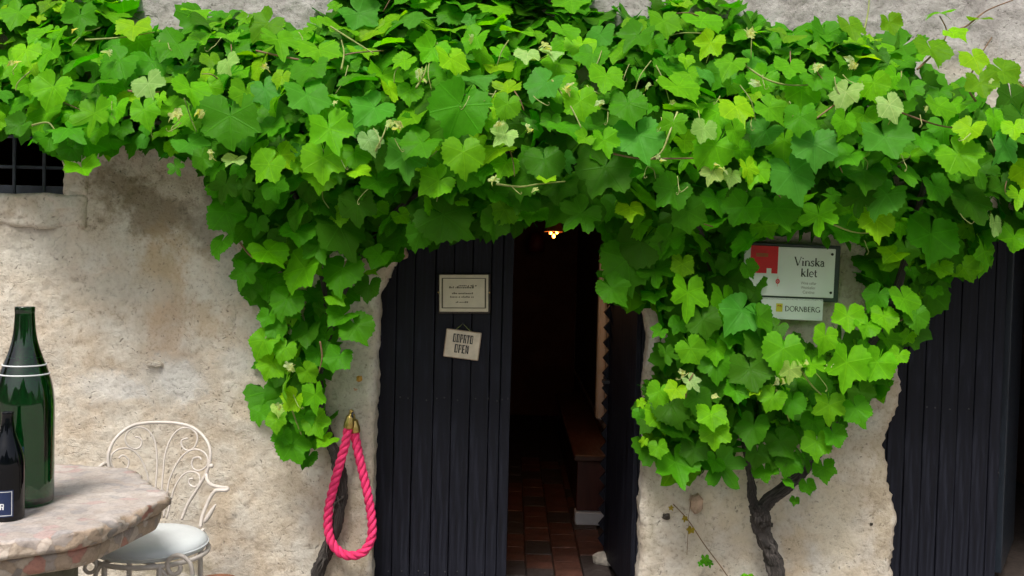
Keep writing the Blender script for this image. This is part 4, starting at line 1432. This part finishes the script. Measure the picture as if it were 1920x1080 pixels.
# the hanging ODPRTO / OPEN board
s2 = sign_frame('open_sign', 867, 646, YD - 0.030, R(6.0))
tag(s2, 'small cream board reading ODPRTO OPEN hung askew by a cord on the door', 'sign')
plate('board', 66 * k1, 53 * k1, 0.008, M['oldsign'], s2, (0, 0, 0), 0.003)
eb = MB()
for (cx, cz, w, h) in ((0, 25.6 * k1, 64 * k1, 0.003), (0, -25.6 * k1, 64 * k1, 0.003), (-32 * k1, 0, 0.003, 50 * k1), (32 * k1, 0, 0.003, 50 * k1)):
    eb.box((cx, 0, cz), (w, 0.002, h))
eb.build('worn_edge', M['sandstone'], s2).location = (0, -0.0042, 0)
block_letters('ODPRTO', 0.036, 0.087, s2, M['ink'], (0.001, -0.0046, 0.007))
block_letters('OPEN', 0.036, 0.062, s2, M['ink'], (0.0, -0.0046, -0.037))
inv = Matrix.Rotation(R(6.0), 3, 'Y').transposed()
def loc2(px, py, y):
    return inv @ (W(px, py, y) - s2.location)
apex = loc2(868, 607, YD - 0.027)
ca_, cb_ = loc2(852, 620, YD - 0.031), loc2(885, 624, YD - 0.031)
MB().tube([ca_, apex, cb_], 0.0013, 6).build('cord', M['tendril'], s2)
o = MB().lathe([(0.005, 0), (0.005, 0.003), (0.003, 0.005)], 10).build('nail', M['steel'], s2)
o.location = apex
o.rotation_euler = (R(90), 0, 0)
for q in (ca_, cb_):
    o = MB().lathe([(0.004, 0), (0.004, 0.001)], 8).build('eyelet', M['steel'], s2)
    o.location = q + Vector((0, 0.0, -0.004))
    o.rotation_euler = (R(90), 0, 0)

# "Vinska klet" plate on the wall between the doors
k2 = 4.06 / F
s3 = sign_frame('wine_cellar_sign', 1480, 510, -0.065, R(0.9))
tag(s3, 'white plate reading Vinska klet with a red castle emblem, half hidden by leaves', 'sign')
plate('backing', 186 * k2, 106 * k2, 0.014, M['backing'], s3, (0.003, 0.012, -0.001), 0.003)
plate('plate', 170 * k2, 92 * k2, 0.008, M['white'], s3, (-0.002, 0.0, 0.001), 0.002)
def on3(px, py, dy=0.0046):
    q = Matrix.Rotation(R(0.9), 3, 'Y').transposed() @ (W(px, py, -0.065) - s3.location)
    return Vector((q.x, -dy, q.z))
lettering('Vinska', 0.035, 57 * k2, s3, M['ink'], on3(1517, 499))
lettering('klet', 0.034, 31 * k2, s3, M['ink'], on3(1516, 519))
for (py, tx, x0, x1) in ((533, 'Wine cellar', 1501, 1530), (541.5, 'Weinkeller', 1501, 1528), (550, 'Cantina', 1504, 1526)):
    a, b = on3(x0, py), on3(x1, py)
    cu = bpy.data.curves.new('lettering', 'FONT')
    cu.body = tx
    cu.size = 0.0165
    tmp = bpy.data.objects.new('tmp', cu)
    C.objects.link(tmp)
    dg = bpy.context.evaluated_depsgraph_get()
    me_ = bpy.data.meshes.new_from_object(tmp.evaluated_get(dg))
    bpy.data.objects.remove(tmp)
    xs_ = [v.co.x for v in me_.vertices]
    wd = max(xs_) - min(xs_)
    o = link('lettering', me_, None, s3)
    me_.materials.clear()
    me_.materials.append(M['greyink'])
    o.rotation_euler = (R(90), 0, 0)
    o.scale = ((b.x - a.x) / wd,) + (1, 1)
    o.location = a
# red emblem: a block with battlement notches in its foot
em = MB()
e0, e1 = on3(1408, 460), on3(1457, 513)
def rect(mb, x0, x1, z0, z1, y):
    mb.add([(x0, y, z0), (x1, y, z0), (x1, y, z1), (x0, y, z1)], [(0, 1, 2, 3)])
zn = on3(1440, 503).z
rect(em, e0.x, e1.x, zn, e0.z, -0.0046)
n0, n1 = on3(1437, 503).x, on3(1446, 503).x
rect(em, n1, e1.x, e1.z, zn, -0.0046)
rect(em, e0.x + (n0 - e0.x) * 0.35, n0, e1.z, zn, -0.0046)
em.build('emblem', M['red'], s3)
oc = MB()
a, b = on3(1417, 480), on3(1440, 475)
rect(oc, a.x, b.x, a.z - 0.002, b.z, -0.0052)
oc.build('emblem', M['ochre'], s3)
rd = MB()
c3 = on3(1457.5, 527.5)
rd.add([(c3.x + 0.0085 * math.cos(2 * PI * i / 20), -0.0047, c3.z + 0.0100 * math.sin(2 * PI * i / 20)) for i in range(20)], [tuple(range(20))])
ribbon(rd, [(c3.x, c3.z - 0.020), (c3.x, c3.z + 0.020)], 0.0013, -0.0050)
rd.build('emblem', M['red'], s3)
wd_ = MB()
ribbon(wd_, [(c3.x - 0.004, c3.z), (c3.x, c3.z + 0.005), (c3.x + 0.004, c3.z), (c3.x, c3.z - 0.005), (c3.x - 0.004, c3.z)], 0.0016, -0.0054)
wd_.build('emblem', M['white'], s3)
bl = MB()
q = on3(1425, 532)
ribbon(bl, [(q.x, q.z - 0.022), (q.x, q.z + 0.016)], 0.0042, -0.0047)
ribbon(bl, [(q.x - 0.012, q.z - 0.022), (q.x + 0.002, q.z - 0.022)], 0.002, -0.0048)
ribbon(bl, [(q.x - 0.018, q.z - 0.002), (q.x + 0.010, q.z - 0.002)], 0.002, -0.0049)
bl.build('lettering', M['ink'], s3)
for (px, py) in ((1560, 477), (1557, 549), (1396, 543)):
    o = MB().lathe([(0.0055, 0), (0.0055, 0.002), (0.003, 0.004)], 10).build('screw', M['ink'], s3)
    o.location = on3(px, py, 0.004)
    o.rotation_euler = (R(90), 0, 0)

s4 = sign_frame('vineyard_sign', 1484, 579, -0.055, R(0.9))
tag(s4, 'narrow white plate reading DORNBERG with a yellow square, below the larger plate', 'sign')
plate('plate', 117 * k2, 41 * k2, 0.010, M['white'], s4, (0, 0, 0), 0.002)
def on4(px, py, dy=0.0056):
    q = Matrix.Rotation(R(0.9), 3, 'Y').transposed() @ (W(px, py, -0.055) - s4.location)
    return Vector((q.x, -dy, q.z))
lettering('DORNBERG', 0.021, 66 * k2, s4, M['ink'], on4(1504, 584.5))
ye = MB()
a, b = on4(1454, 584), on4(1467, 569)
rect(ye, a.x, b.x, a.z, b.z, -0.0056)
ye.build('emblem', M['yellow'], s4)
ye = MB()
q = on4(1460.5, 574)
ribbon(ye, [(q.x - 0.008, q.z), (q.x - 0.003, q.z + 0.004), (q.x, q.z), (q.x + 0.004, q.z + 0.004), (q.x + 0.008, q.z - 0.001)], 0.004, -0.0060)
ye.build('emblem', M['ochre'], s4)

# ================================================================== PINK ROPE
rope = empty('barrier_rope', W(660, 790, -0.05))
tag(rope, 'pink twisted rope loop with brass ends hanging beside the door', 'rope')
RP = [(653, 800), (648, 830), (637, 870), (626, 910), (617, 950), (615, 985), (621, 1015), (638, 1036), (660, 1042), (682, 1034), (696, 1010), (697, 975), (690, 930), (680, 885), (671, 845), (664, 808)]
YY = [-0.085] * 6 + [-0.085, -0.085, -0.082, -0.08, -0.075, -0.07, -0.068, -0.066, -0.065, -0.065]
path = catmull([W(a, b, y) - rope.location for (a, b), y in zip(RP, YY)], 30)
# even arc-length steps
ds = np.cumsum([0] + [(path[i + 1] - path[i]).length for i in range(len(path) - 1)])
NS = 420
sv_ = np.linspace(0, ds[-1], NS)
PA = np.array([[np.interp(s_, ds, [p[k] for p in path]) for k in range(3)] for s_ in sv_])
RR = 0.0185
pitch = 0.098
for st_i in range(3):
    P = []
    prev = Vector((0, -1, 0))
    for i in range(NS):
        a, b = PA[max(0, i - 1)], PA[min(NS - 1, i + 1)]
        t = Vector(b - a).normalized()
        s_ = (prev - t * prev.dot(t)).normalized()
        prev = s_
        q = t.cross(s_)
        an = 2 * PI * (st_i / 3 + sv_[i] / pitch)
        P.append(Vector(PA[i]) + (s_ * math.cos(an) + q * math.sin(an)) * RR * 0.50)
    MB().tube(P, RR * 0.56, 10).build('strand', M['rope'], rope, True)
for (px, py, ln, y, nx_) in ((655, 792, 0.052, -0.085, 0.10), (665, 800, 0.050, -0.065, -0.10)):
    o = MB().lathe([(0.0205, -0.024), (0.0215, -0.020), (0.0215, 0.0), (0.0190, 0.006), (0.0175, 0.022), (0.0145, 0.028), (0.0085, 0.031), (0.0075, 0.044), (0.0095, 0.048), (0.004, 0.053)], 20).build('end_cap', M['brass'], rope, True)
    o.location = W(px, py, y) - rope.location
    o.rotation_euler = (0, nx_ * 1.5, 0)
hk = [W(661, 775, 0.0), W(661, 773, -0.04), W(661, 772, -0.08), W(661, 780, -0.098), W(661, 786, -0.085)]
MB().tube([p - rope.location for p in catmull(hk, 5)], 0.004, 8).build('hook', M['iron_dark'], rope, True)

# ================================================================== TABLE
TZ = 0.75
A_, B_ = Z(323, 927, TZ), Z(172, 997, TZ)
D_ = Z(120, 884, TZ)
side = (A_ - B_).length
apo = side * (1 + math.sqrt(2)) / 2
mid_ = (A_ + B_) / 2
dirn = Vector((B_.y - A_.y, A_.x - B_.x, 0)).normalized()
if dirn.x > 0:
    dirn = -dirn
cen = mid_ + dirn * apo
rot0 = math.atan2((A_ - cen).y, (A_ - cen).x)
circ = apo / math.cos(PI / 8)
table = empty('stone_table', (cen.x, cen.y, 0))
tag(table, 'heavy octagonal table of worn pinkish marble under the two bottles', 'table')
def oct_r(a, rnd_=0.05):
    b = ((a - rot0) % (PI / 4)) - PI / 8
    r = apo / math.cos(b)
    return min(r, circ - rnd_ * 0.25)
def slab(name, prof, amp, m, seed, nseg=220):
    """prof: list of (inset, z); the outline is the octagon less the inset"""
    vs_, fs = [], []
    for j, (ins, z) in enumerate(prof):
        for i in range(nseg):
            a = 2 * PI * i / nseg
            r = oct_r(a) - ins
            o_ = (float(vn(a * 6, z * 30, 1.6, seed)) + 0.7 * float(vn(a * 6, z * 30, 4.1, seed + 1)) + 0.5 * float(vn(a * 6, z * 60, 9, seed + 2))) * amp
            if ins > 0.08:
                o_ *= 0.15
            r = max(0.0, r + o_)
            vs_.append((r * math.cos(a), r * math.sin(a), z + (o_ * 0.25 if 0 < j < len(prof) - 1 else 0)))
    for j in range(len(prof) - 1):
        for i in range(nseg):
            k = (i + 1) % nseg
            fs.append((j * nseg + i, j * nseg + k, (j + 1) * nseg + k, (j + 1) * nseg + i))
    fs.append(tuple(range(nseg - 1, -1, -1)))
    fs.append(tuple((len(prof) - 1) * nseg + i for i in range(nseg)))
    return MB().add(vs_, fs).build(name, m, table, True)
slab('tabletop', [(0.05, TZ - 0.046), (0.012, TZ - 0.046), (0.004, TZ - 0.040), (0.0, TZ - 0.030), (0.001, TZ - 0.016), (0.006, TZ - 0.007), (0.014, TZ - 0.002), (0.04, TZ), (0.15, TZ), (0.30, TZ)], 0.020, M['marble'], 50)
slab('apron', [(0.12, TZ - 0.100), (0.034, TZ - 0.100), (0.028, TZ - 0.096), (0.022, TZ - 0.078), (0.020, TZ - 0.056), (0.026, TZ - 0.0462), (0.10, TZ - 0.0462)], 0.004, M['marble'], 60)
pd = Z(140, 1058, TZ - 0.100)
px0 = pd.x - table.location.x - 0.18
MB().box((px0 - 0.24, 0.0, (TZ - 0.102) / 2), (0.48, 0.42, TZ - 0.102), Matrix.Rotation(0.0, 3, 'Z'), 0.02).build('pedestal', M['pedestal'], table)

# ================================================================== BOTTLES
def bottle(name, base, r, h, prof, m, label, cat='bottle'):
    t = empty(name, base)
    tag(t, label, cat)
    pr = catmull([Vector((a * r, 0, b * h)) for a, b in prof], 5)
    MB().lathe([(max(0.0004, p.x), p.z) for p in pr], 56).build('glass_body', m, t, True)
    return t
PROF = [(0.55, 0.004), (0.80, 0.0), (0.95, 0.008), (1.0, 0.03), (1.0, 0.16), (1.0, 0.32), (1.0, 0.46), (0.985, 0.53), (0.92, 0.60), (0.78, 0.675), (0.60, 0.745), (0.455, 0.81), (0.375, 0.87), (0.34, 0.93), (0.325, 0.968), (0.335, 0.974), (0.335, 0.992), (0.30, 1.0), (0.1, 1.0)]
bz = Z(44, 943, TZ)
kb = (bz.y - CAM.y) / F
big = bottle('champagne_bottle', (bz.x, bz.y, TZ), 53 * kb, 372 * kb, PROF, M['bottle_green'], 'very large green glass bottle standing at the back of the stone table')
sz_ = Z(13, 972, TZ)
ks = (sz_.y - CAM.y) / F
small = bottle('champagne_bottle', (sz_.x, sz_.y, TZ), 30.5 * ks, 203 * ks, PROF, M['bottle_black'], 'smaller black bottle with a navy label in front of the big green one')
def ring_band(par, r, z, th, m, name, tilt=0.0):
    P = [(r * math.cos(2 * PI * i / 60), r * math.sin(2 * PI * i / 60), z + tilt * math.sin(2 * PI * i / 60 + 0.6)) for i in range(61)]
    return MB().tube(P, th, 6, False).build(name, m, par, True)
def prof_r(z, r, h):
    pr = catmull([Vector((a, 0, b)) for a, b in PROF], 5)
    zs = [p.z for p in pr]
    xs = [p.x for p in pr]
    return float(np.interp(z / h, zs[8:-8], xs[8:-8])) * r
hb_, rb_ = 372 * kb, 53 * kb
for py in (680, 697):
    z = (943 - py) * kb
    ring_band(big, prof_r(z, rb_, hb_) + 0.0004, z, 0.0022, M['silver'], 'foil_line')
def curved_patch(par, r, a0, a1, z0, z1, m, name, dr=0.0006, n=18):
    vs_, fs = [], []
    for i in range(n + 1):
        a = a0 + (a1 - a0) * i / n
        for z in (z0, z1):
            vs_.append(((r + dr) * math.cos(a), (r + dr) * math.sin(a), z))
    fs = [(2 * i, 2 * i + 2, 2 * i + 3, 2 * i + 1) for i in range(n)]
    return MB().add(vs_, fs).build(name, m, par, True)
def label_on(par, r, ac, half, z0, z1, lw):
    curved_patch(par, r, ac - half, ac + half, z0, z1, M['label'], 'label')
    da = lw / r
    for (a0, a1, b0, b1) in ((ac - half * 0.9, ac + half * 0.9, z1 - 3 * lw, z1 - 2 * lw), (ac - half * 0.9, ac + half * 0.9, z0 + 2 * lw, z0 + 3 * lw),
                             (ac + half * 0.9 - da, ac + half * 0.9, z0 + 2 * lw, z1 - 2 * lw), (ac - half * 0.9, ac - half * 0.9 + da, z0 + 2 * lw, z1 - 2 * lw)):
        curved_patch(par, r, a0, a1, b0, b1, M['silver'], 'label_line', 0.0011)
to_cam = math.atan2(CAM.y - sz_.y, CAM.x - sz_.x)
rs_, hs_ = 30.5 * ks, 203 * ks
label_on(small, rs_, to_cam - 0.45, 0.80, (972 - 962) * ks, (972 - 912) * ks, 0.0016)
# the last letter on the label's edge
lt = MB()
za = (972 - 948) * ks
for (a0, a1, z0, z1) in ((0.0, 0.06, 0, 0.016), (0.0, 0.20, 0.0135, 0.016), (0.16, 0.21, 0.0075, 0.0145), (0.0, 0.20, 0.0065, 0.0088), (0.13, 0.20, 0.0, 0.0072)):
    vs_ = []
    for a, z in ((a0, z0), (a1, z0), (a1, z1), (a0, z1)):
        aa = to_cam - 0.38 + a
        vs_.append(((rs_ + 0.0013) * math.cos(aa), (rs_ + 0.0013) * math.sin(aa), za + z))
    lt.add(vs_, [(0, 1, 2, 3)])
lt.build('lettering', M['silver'], small)
tc2 = math.atan2(CAM.y - bz.y, CAM.x - bz.x)
label_on(big, rb_, tc2 - 0.55, 0.55, (943 - 890) * kb, (943 - 826) * kb, 0.0016)

# ================================================================== CHAIR
chair = empty('garden_chair', (W(295, 1000, -0.45).x, -0.45, 0))
tag(chair, 'white wrought iron garden chair with scrolled back and pale cushion by the wall', 'chair')
CL = chair.location
SEAT_Z = 0.47
def bp(zx, zy, lean=0.16, y0=-0.30):
    """a point of the chair back: read from the enlarged photo, set on the leaning, slightly curved back plane"""
    px, py = 140 + zx / 3.483, 770 + zy / 3.484
    y = y0
    for _ in range(4):
        p = W(px, py, y)
        y = y0 + lean * (p.z - SEAT_Z) - 2.0 * (p.x - CL.x) ** 2
    return W(px, py, y) - CL
def wire(pts_, r, name, n=7, y0=-0.30, ends=0.8):
    P = catmull([bp(a, b, y0=y0) for a, b in pts_], 6)
    rr = [r] * len(P)
    rr[-1] = r * ends
    return MB().tube(P, rr, n).build(name, M['iron'], chair, True)
arch_ = [(345, 690), (325, 610), (290, 520), (252, 460), (235, 410), (220, 330), (225, 270), (255, 200), (310, 140), (380, 97), (470, 80), (580, 76), (680, 84), (760, 105), (825, 150), (870, 210), (888, 280), (880, 350), (855, 420), (815, 490), (770, 560), (730, 630), (700, 712)]
wire(arch_, 0.0062, 'back_frame', 9)
SCR = [[(520, 700), (530, 480), (538, 380), (535, 270), (520, 190), (480, 130), (430, 108), (380, 115), (345, 140), (330, 185), (345, 225), (375, 245), (410, 248), (435, 225), (438, 195), (420, 175), (395, 172)],
       [(560, 700), (570, 500), (578, 400), (590, 290), (620, 200), (660, 140), (710, 112), (760, 118), (795, 150), (802, 190), (785, 235), (750, 260), (715, 250), (696, 215), (705, 190), (740, 180)],
       [(500, 700), (480, 450), (465, 390), (430, 310), (380, 260), (330, 245), (280, 255), (245, 285), (235, 330), (255, 375), (300, 388), (340, 375), (355, 335), (340, 305), (310, 292), (288, 312)],
       [(580, 700), (605, 525), (620, 450), (660, 360), (710, 290), (770, 255), (820, 258), (860, 290), (872, 335), (850, 375), (810, 392), (775, 378), (765, 340), (780, 310), (815, 305), (828, 322)],
       [(600, 705), (628, 590), (650, 510), (690, 440), (735, 402), (780, 400), (812, 420), (818, 460), (800, 492), (770, 495), (748, 475), (750, 448), (775, 445)],
       [(470, 705), (445, 560), (420, 470), (400, 425), (365, 400), (330, 394), (292, 412), (285, 450), (310, 480), (340, 470)]]
for s_ in SCR:
    wire(s_, 0.0036, 'scroll', 7)
# arms run forward from the back to the seat rim
def arm(pts_, ys, name):
    P = [W(140 + a / 3.483, 770 + b / 3.484, y) - CL for (a, b), y in zip(pts_, ys)]
    return MB().tube(catmull(P, 6), 0.007, 8).build(name, M['iron'], chair, True)
arm([(872, 365), (862, 410), (866, 450), (890, 482), (940, 498), (998, 508), (985, 520), (930, 520), (900, 545), (870, 600), (845, 660), (830, 705), (822, 760)],
    [-0.30, -0.31, -0.33, -0.36, -0.40, -0.44, -0.455, -0.45, -0.45, -0.45, -0.455, -0.46, -0.47], 'armrest')
arm([(228, 350), (215, 355), (195, 345), (150, 380), (110, 420), (60, 440), (110, 470), (160, 520), (190, 600), (215, 700)],
    [-0.30, -0.31, -0.33, -0.36, -0.40, -0.44, -0.45, -0.45, -0.455, -0.46], 'armrest')
def leaf_orn(pts_, y):
    P = [W(140 + a / 3.483, 770 + b / 3.484, y) - CL for a, b in pts_]
    P = catmull(P, 5)
    rr = [0.003 + 0.0065 * math.sin(PI * (i / (len(P) - 1)) ** 0.8) for i in range(len(P))]
    return MB().tube(P, rr, 7).build('leaf_ornament', M['iron'], chair, True)
leaf_orn([(842, 735), (868, 700), (895, 655), (922, 612)], -0.46)
leaf_orn([(800, 870), (808, 830), (830, 790), (845, 770)], -0.56)
leaf_orn([(905, 352), (892, 362), (880, 372)], -0.315)
# seat ring and cushion
sc_c = Z(283, 1003, SEAT_Z + 0.02)
sr = 0.193
cx_, cy_ = sc_c.x - CL.x, sc_c.y - CL.y
MB().tube([(cx_ + sr * math.cos(2 * PI * i / 48), cy_ + sr * math.sin(2 * PI * i / 48), SEAT_Z - 0.035) for i in range(49)], 0.0085, 8, False).build('seat_rim', M['iron'], chair, True)
prof = [(0.05, -0.026), (sr - 0.02, -0.026), (sr - 0.006, -0.022), (sr - 0.001, -0.010), (sr - 0.004, 0.004), (sr - 0.022, 0.015), (sr - 0.06, 0.022), (0.08, 0.026), (0.02, 0.027)]
cu_ = MB().lathe(prof, 56).build('cushion', M['cushion'], chair, True)
cu_.location = (cx_, cy_, SEAT_Z)
MB().tube([((sr - 0.001) * math.cos(2 * PI * i / 56), (sr - 0.001) * math.sin(2 * PI * i / 56), -0.008) for i in range(57)], 0.0032, 6, False).build('piping', M['cushion'], cu_, True)
# scrolls under the rim and the four legs
def under(pts_, y, r, name):
    P = [W(140 + a / 3.483, 770 + b / 3.484, y) - CL for a, b in pts_]
    return MB().tube(catmull(P, 6), r, 7).build(name, M['iron'], chair, True)
yf = CL.y + cy_ - sr * 0.86
under([(120, 1120), (150, 1040), (190, 998), (260, 975), (360, 972), (470, 990), (550, 1030), (600, 1080), (630, 1140)], yf, 0.0075, 'apron_scroll')
under([(775, 1150), (768, 1060), (755, 1000), (715, 958), (665, 945), (620, 968), (604, 1010), (620, 1055), (655, 1070), (688, 1045), (688, 1012)], yf, 0.0075, 'apron_scroll')
under([(135, 975), (142, 1020), (122, 1050), (90, 1058), (66, 1035), (72, 1005)], yf, 0.0065, 'apron_scroll')
for a_deg, spread in ((-62, 0.06), (-118, 0.06), (48, 0.05), (132, 0.05)):
    a = R(a_deg)
    top_ = Vector((cx_ + sr * math.cos(a), cy_ + sr * math.sin(a), SEAT_Z - 0.035))
    ft = Vector((top_.x + math.cos(a) * spread, top_.y + math.sin(a) * spread, 0.0))
    md = (top_ + ft) / 2 - Vector((math.cos(a), math.sin(a), 0)) * 0.02
    MB().tube(catmull([top_, md, ft], 8), 0.0095, 9).build('leg', M['iron'], chair, True)

# clay pot by the wall beside the chair
pp = W(408, 1088, -0.12)
pot = empty('flowerpot', (pp.x, -0.12, 0))
tag(pot, 'terracotta flowerpot rim at the bottom edge right of the chair', 'pot')
MB().lathe([(0.05, 0.0), (0.055, 0.0), (0.075, pp.z - 0.05), (0.078, pp.z - 0.045)], 30).build('pot_body', M['terracotta'], pot, True)
MB().lathe([(0.080, pp.z - 0.046), (0.085, pp.z - 0.044), (0.086, pp.z - 0.006), (0.083, pp.z), (0.078, pp.z - 0.002), (0.074, pp.z - 0.02)], 30).build('rim', M['terracotta'], pot, True)

# ================================================================== INSIDE THE DOORWAY
# bench along the right-hand wall
q0 = Z(1078, 985, 0.0)
bx0, by0 = q0.x, q0.y
bx1 = RWX - 0.012
bench = empty('wooden_bench', ((bx0 + bx1) / 2, by0, 0))
tag(bench, 'low dark wooden bench on a white foot inside the doorway', 'bench')
wB = W(1139, 985, by0).x - bx0
sH = W(1110, 852, by0).z
MB().box((-(bx1 - bx0) / 2 + wB / 2, 1.2, sH - 0.018), (wB + 0.03, 2.45, 0.036), None, 0.006).build('seat', M['wood'], bench)
zb = W(1110, 961, by0).z
MB().box((-(bx1 - bx0) / 2 + wB / 2, 0.05, (sH - 0.036 + zb) / 2), (wB - 0.012, 0.05, sH - 0.036 - zb - 0.004), None, 0.004).build('end_panel', M['woodred'], bench)
MB().box((-(bx1 - bx0) / 2 + wB / 2, 0.05, zb / 2), (wB, 0.10, zb - 0.002), None, 0.004).build('foot', M['whitewall'], bench)
MB().box((-(bx1 - bx0) / 2 + 0.04, 1.25, (sH - 0.04) / 2), (0.03, 2.3, sH - 0.045)).build('front_board', M['wood'], bench)
zt_ = (CAM + ray(1131, 585) * ((RWX - 0.004) / ray(1131, 585).x)).z
MB().box((RWX - 0.003, 2.9, (sH + zt_) / 2 + 0.01), (0.006, 4.5, zt_ - sH)).build('whitewash', M['whitewall'], house)
# tall dark board in a white frame on the white wall
bd = empty('wall_board', (RWX - 0.02, 2.6, 1.2))
tag(bd, 'tall dark brown board with a white edge on the whitewashed wall inside', 'board')
def yr_at(px):      # depth at which the right-hand wall is seen at this pixel column
    d = ray(px, 700)
    return CAM.y + d.y * (RWX - 0.02 - CAM.x) / d.x
yn, yf_ = yr_at(1131), yr_at(1080)
dn = ray(1131, 785)
zbot = (CAM + dn * ((RWX - 0.02) / dn.x)).z
MB().box((0, (yn + yf_) / 2 - 2.6, (zbot + 2.25) / 2 - 1.2), (0.03, yf_ - yn, 2.25 - zbot), None, 0.004).build('panel', M['frame'], bd)
MB().box((-0.015, yn - 2.6 + 0.02, (zbot - 0.02 + 1.52) / 2 - 1.2), (0.05, 0.10, 1.52 - zbot + 0.02), None, 0.012).build('frame', M['whitewall'], bd)
# lantern and a red shade far inside
lp_ = W(1038, 436, 1.25)
lamp = empty('hanging_lantern', lp_)
tag(lamp, 'small glowing amber lantern hanging high in the dark room', 'lamp')
MB().lathe([(0.008, 0.115), (0.013, 0.11), (0.030, 0.075), (0.050, 0.014), (0.053, 0.004), (0.050, 0.004), (0.026, 0.066), (0.009, 0.10)], 20).build('shade', M['amber'], lamp, True)
MB().tube([(0, 0, 0.11), (0, 0, 2.30 - lp_.z)], 0.004, 6).build('chain', M['iron_dark'], lamp)
for dx, dz in ((-0.018, 0.0), (0.019, 0.003), (0.001, -0.020)):
    o = MB().lathe([(0.003, -0.011), (0.008, -0.007), (0.009, 0.0), (0.006, 0.008), (0.003, 0.013)], 12).build('bulb', M['bulb'], lamp, True)
    o.location = (dx, -0.02, dz)
pl = bpy.data.lights.new('lantern_light', 'POINT')
pl.energy = 2.2
pl.color = (1.0, 0.5, 0.2)
pl.shadow_soft_size = 0.03
plo = bpy.data.objects.new('lantern_light', pl)
C.objects.link(plo)
plo.parent = lamp
plo.location = (0, -0.03, -0.02)
rp_ = W(1006, 458, 3.9)
rl = empty('pendant_lamp', rp_)
tag(rl, 'dim red hanging shade left of the glowing lantern in the dark room', 'lamp')
MB().lathe([(0.02, 0.10), (0.05, 0.08), (0.07, 0.0), (0.06, -0.06), (0.055, -0.06), (0.06, 0.0)], 18).build('shade', M['redshade'], rl, True)
MB().tube([(0, 0, 0.09), (0, 0, 2.30 - rp_.z)], 0.004, 6).build('cord', M['iron_dark'], rl)
# pale stone on the tiles
sp_ = Z(1134, 1056, 0.004)
stn = empty('loose_stone', (sp_.x, sp_.y, 0.004))
tag(stn, 'pale rough stone lying on the tiles inside the doorway', 'stone')
mb = MB()
vs_, fs = [], []
n = 12
rs = np.random.default_rng(4)
for j, (f_, z) in enumerate(((0.85, 0.0), (1.0, 0.012), (0.95, 0.034), (0.62, 0.050), (0.2, 0.054))):
    for i in range(n):
        a = 2 * PI * i / n
        k = 1 + rs.uniform(-0.13, 0.13)
        vs_.append((0.062 * f_ * k * math.cos(a), 0.045 * f_ * k * math.sin(a), z + rs.uniform(-0.003, 0.003) * (j > 0)))
for j in range(4):
    for i in range(n):
        k = (i + 1) % n
        fs.append((j * n + i, j * n + k, (j + 1) * n + k, (j + 1) * n + i))
fs.append(tuple(range(n - 1, -1, -1)))
fs.append(tuple(4 * n + i for i in range(n)))
mb.add(vs_, fs).build('rough_body', M['stone'], stn).rotation_euler = (0, 0, -0.5)

# ------------------------------------------------------------------ render settings
scene.cycles.use_adaptive_sampling = True
scene.cycles.adaptive_threshold = 0.03
scene.cycles.max_bounces = 8
scene.cycles.diffuse_bounces = 3
scene.cycles.transmission_bounces = 8
scene.cycles.use_denoising = True
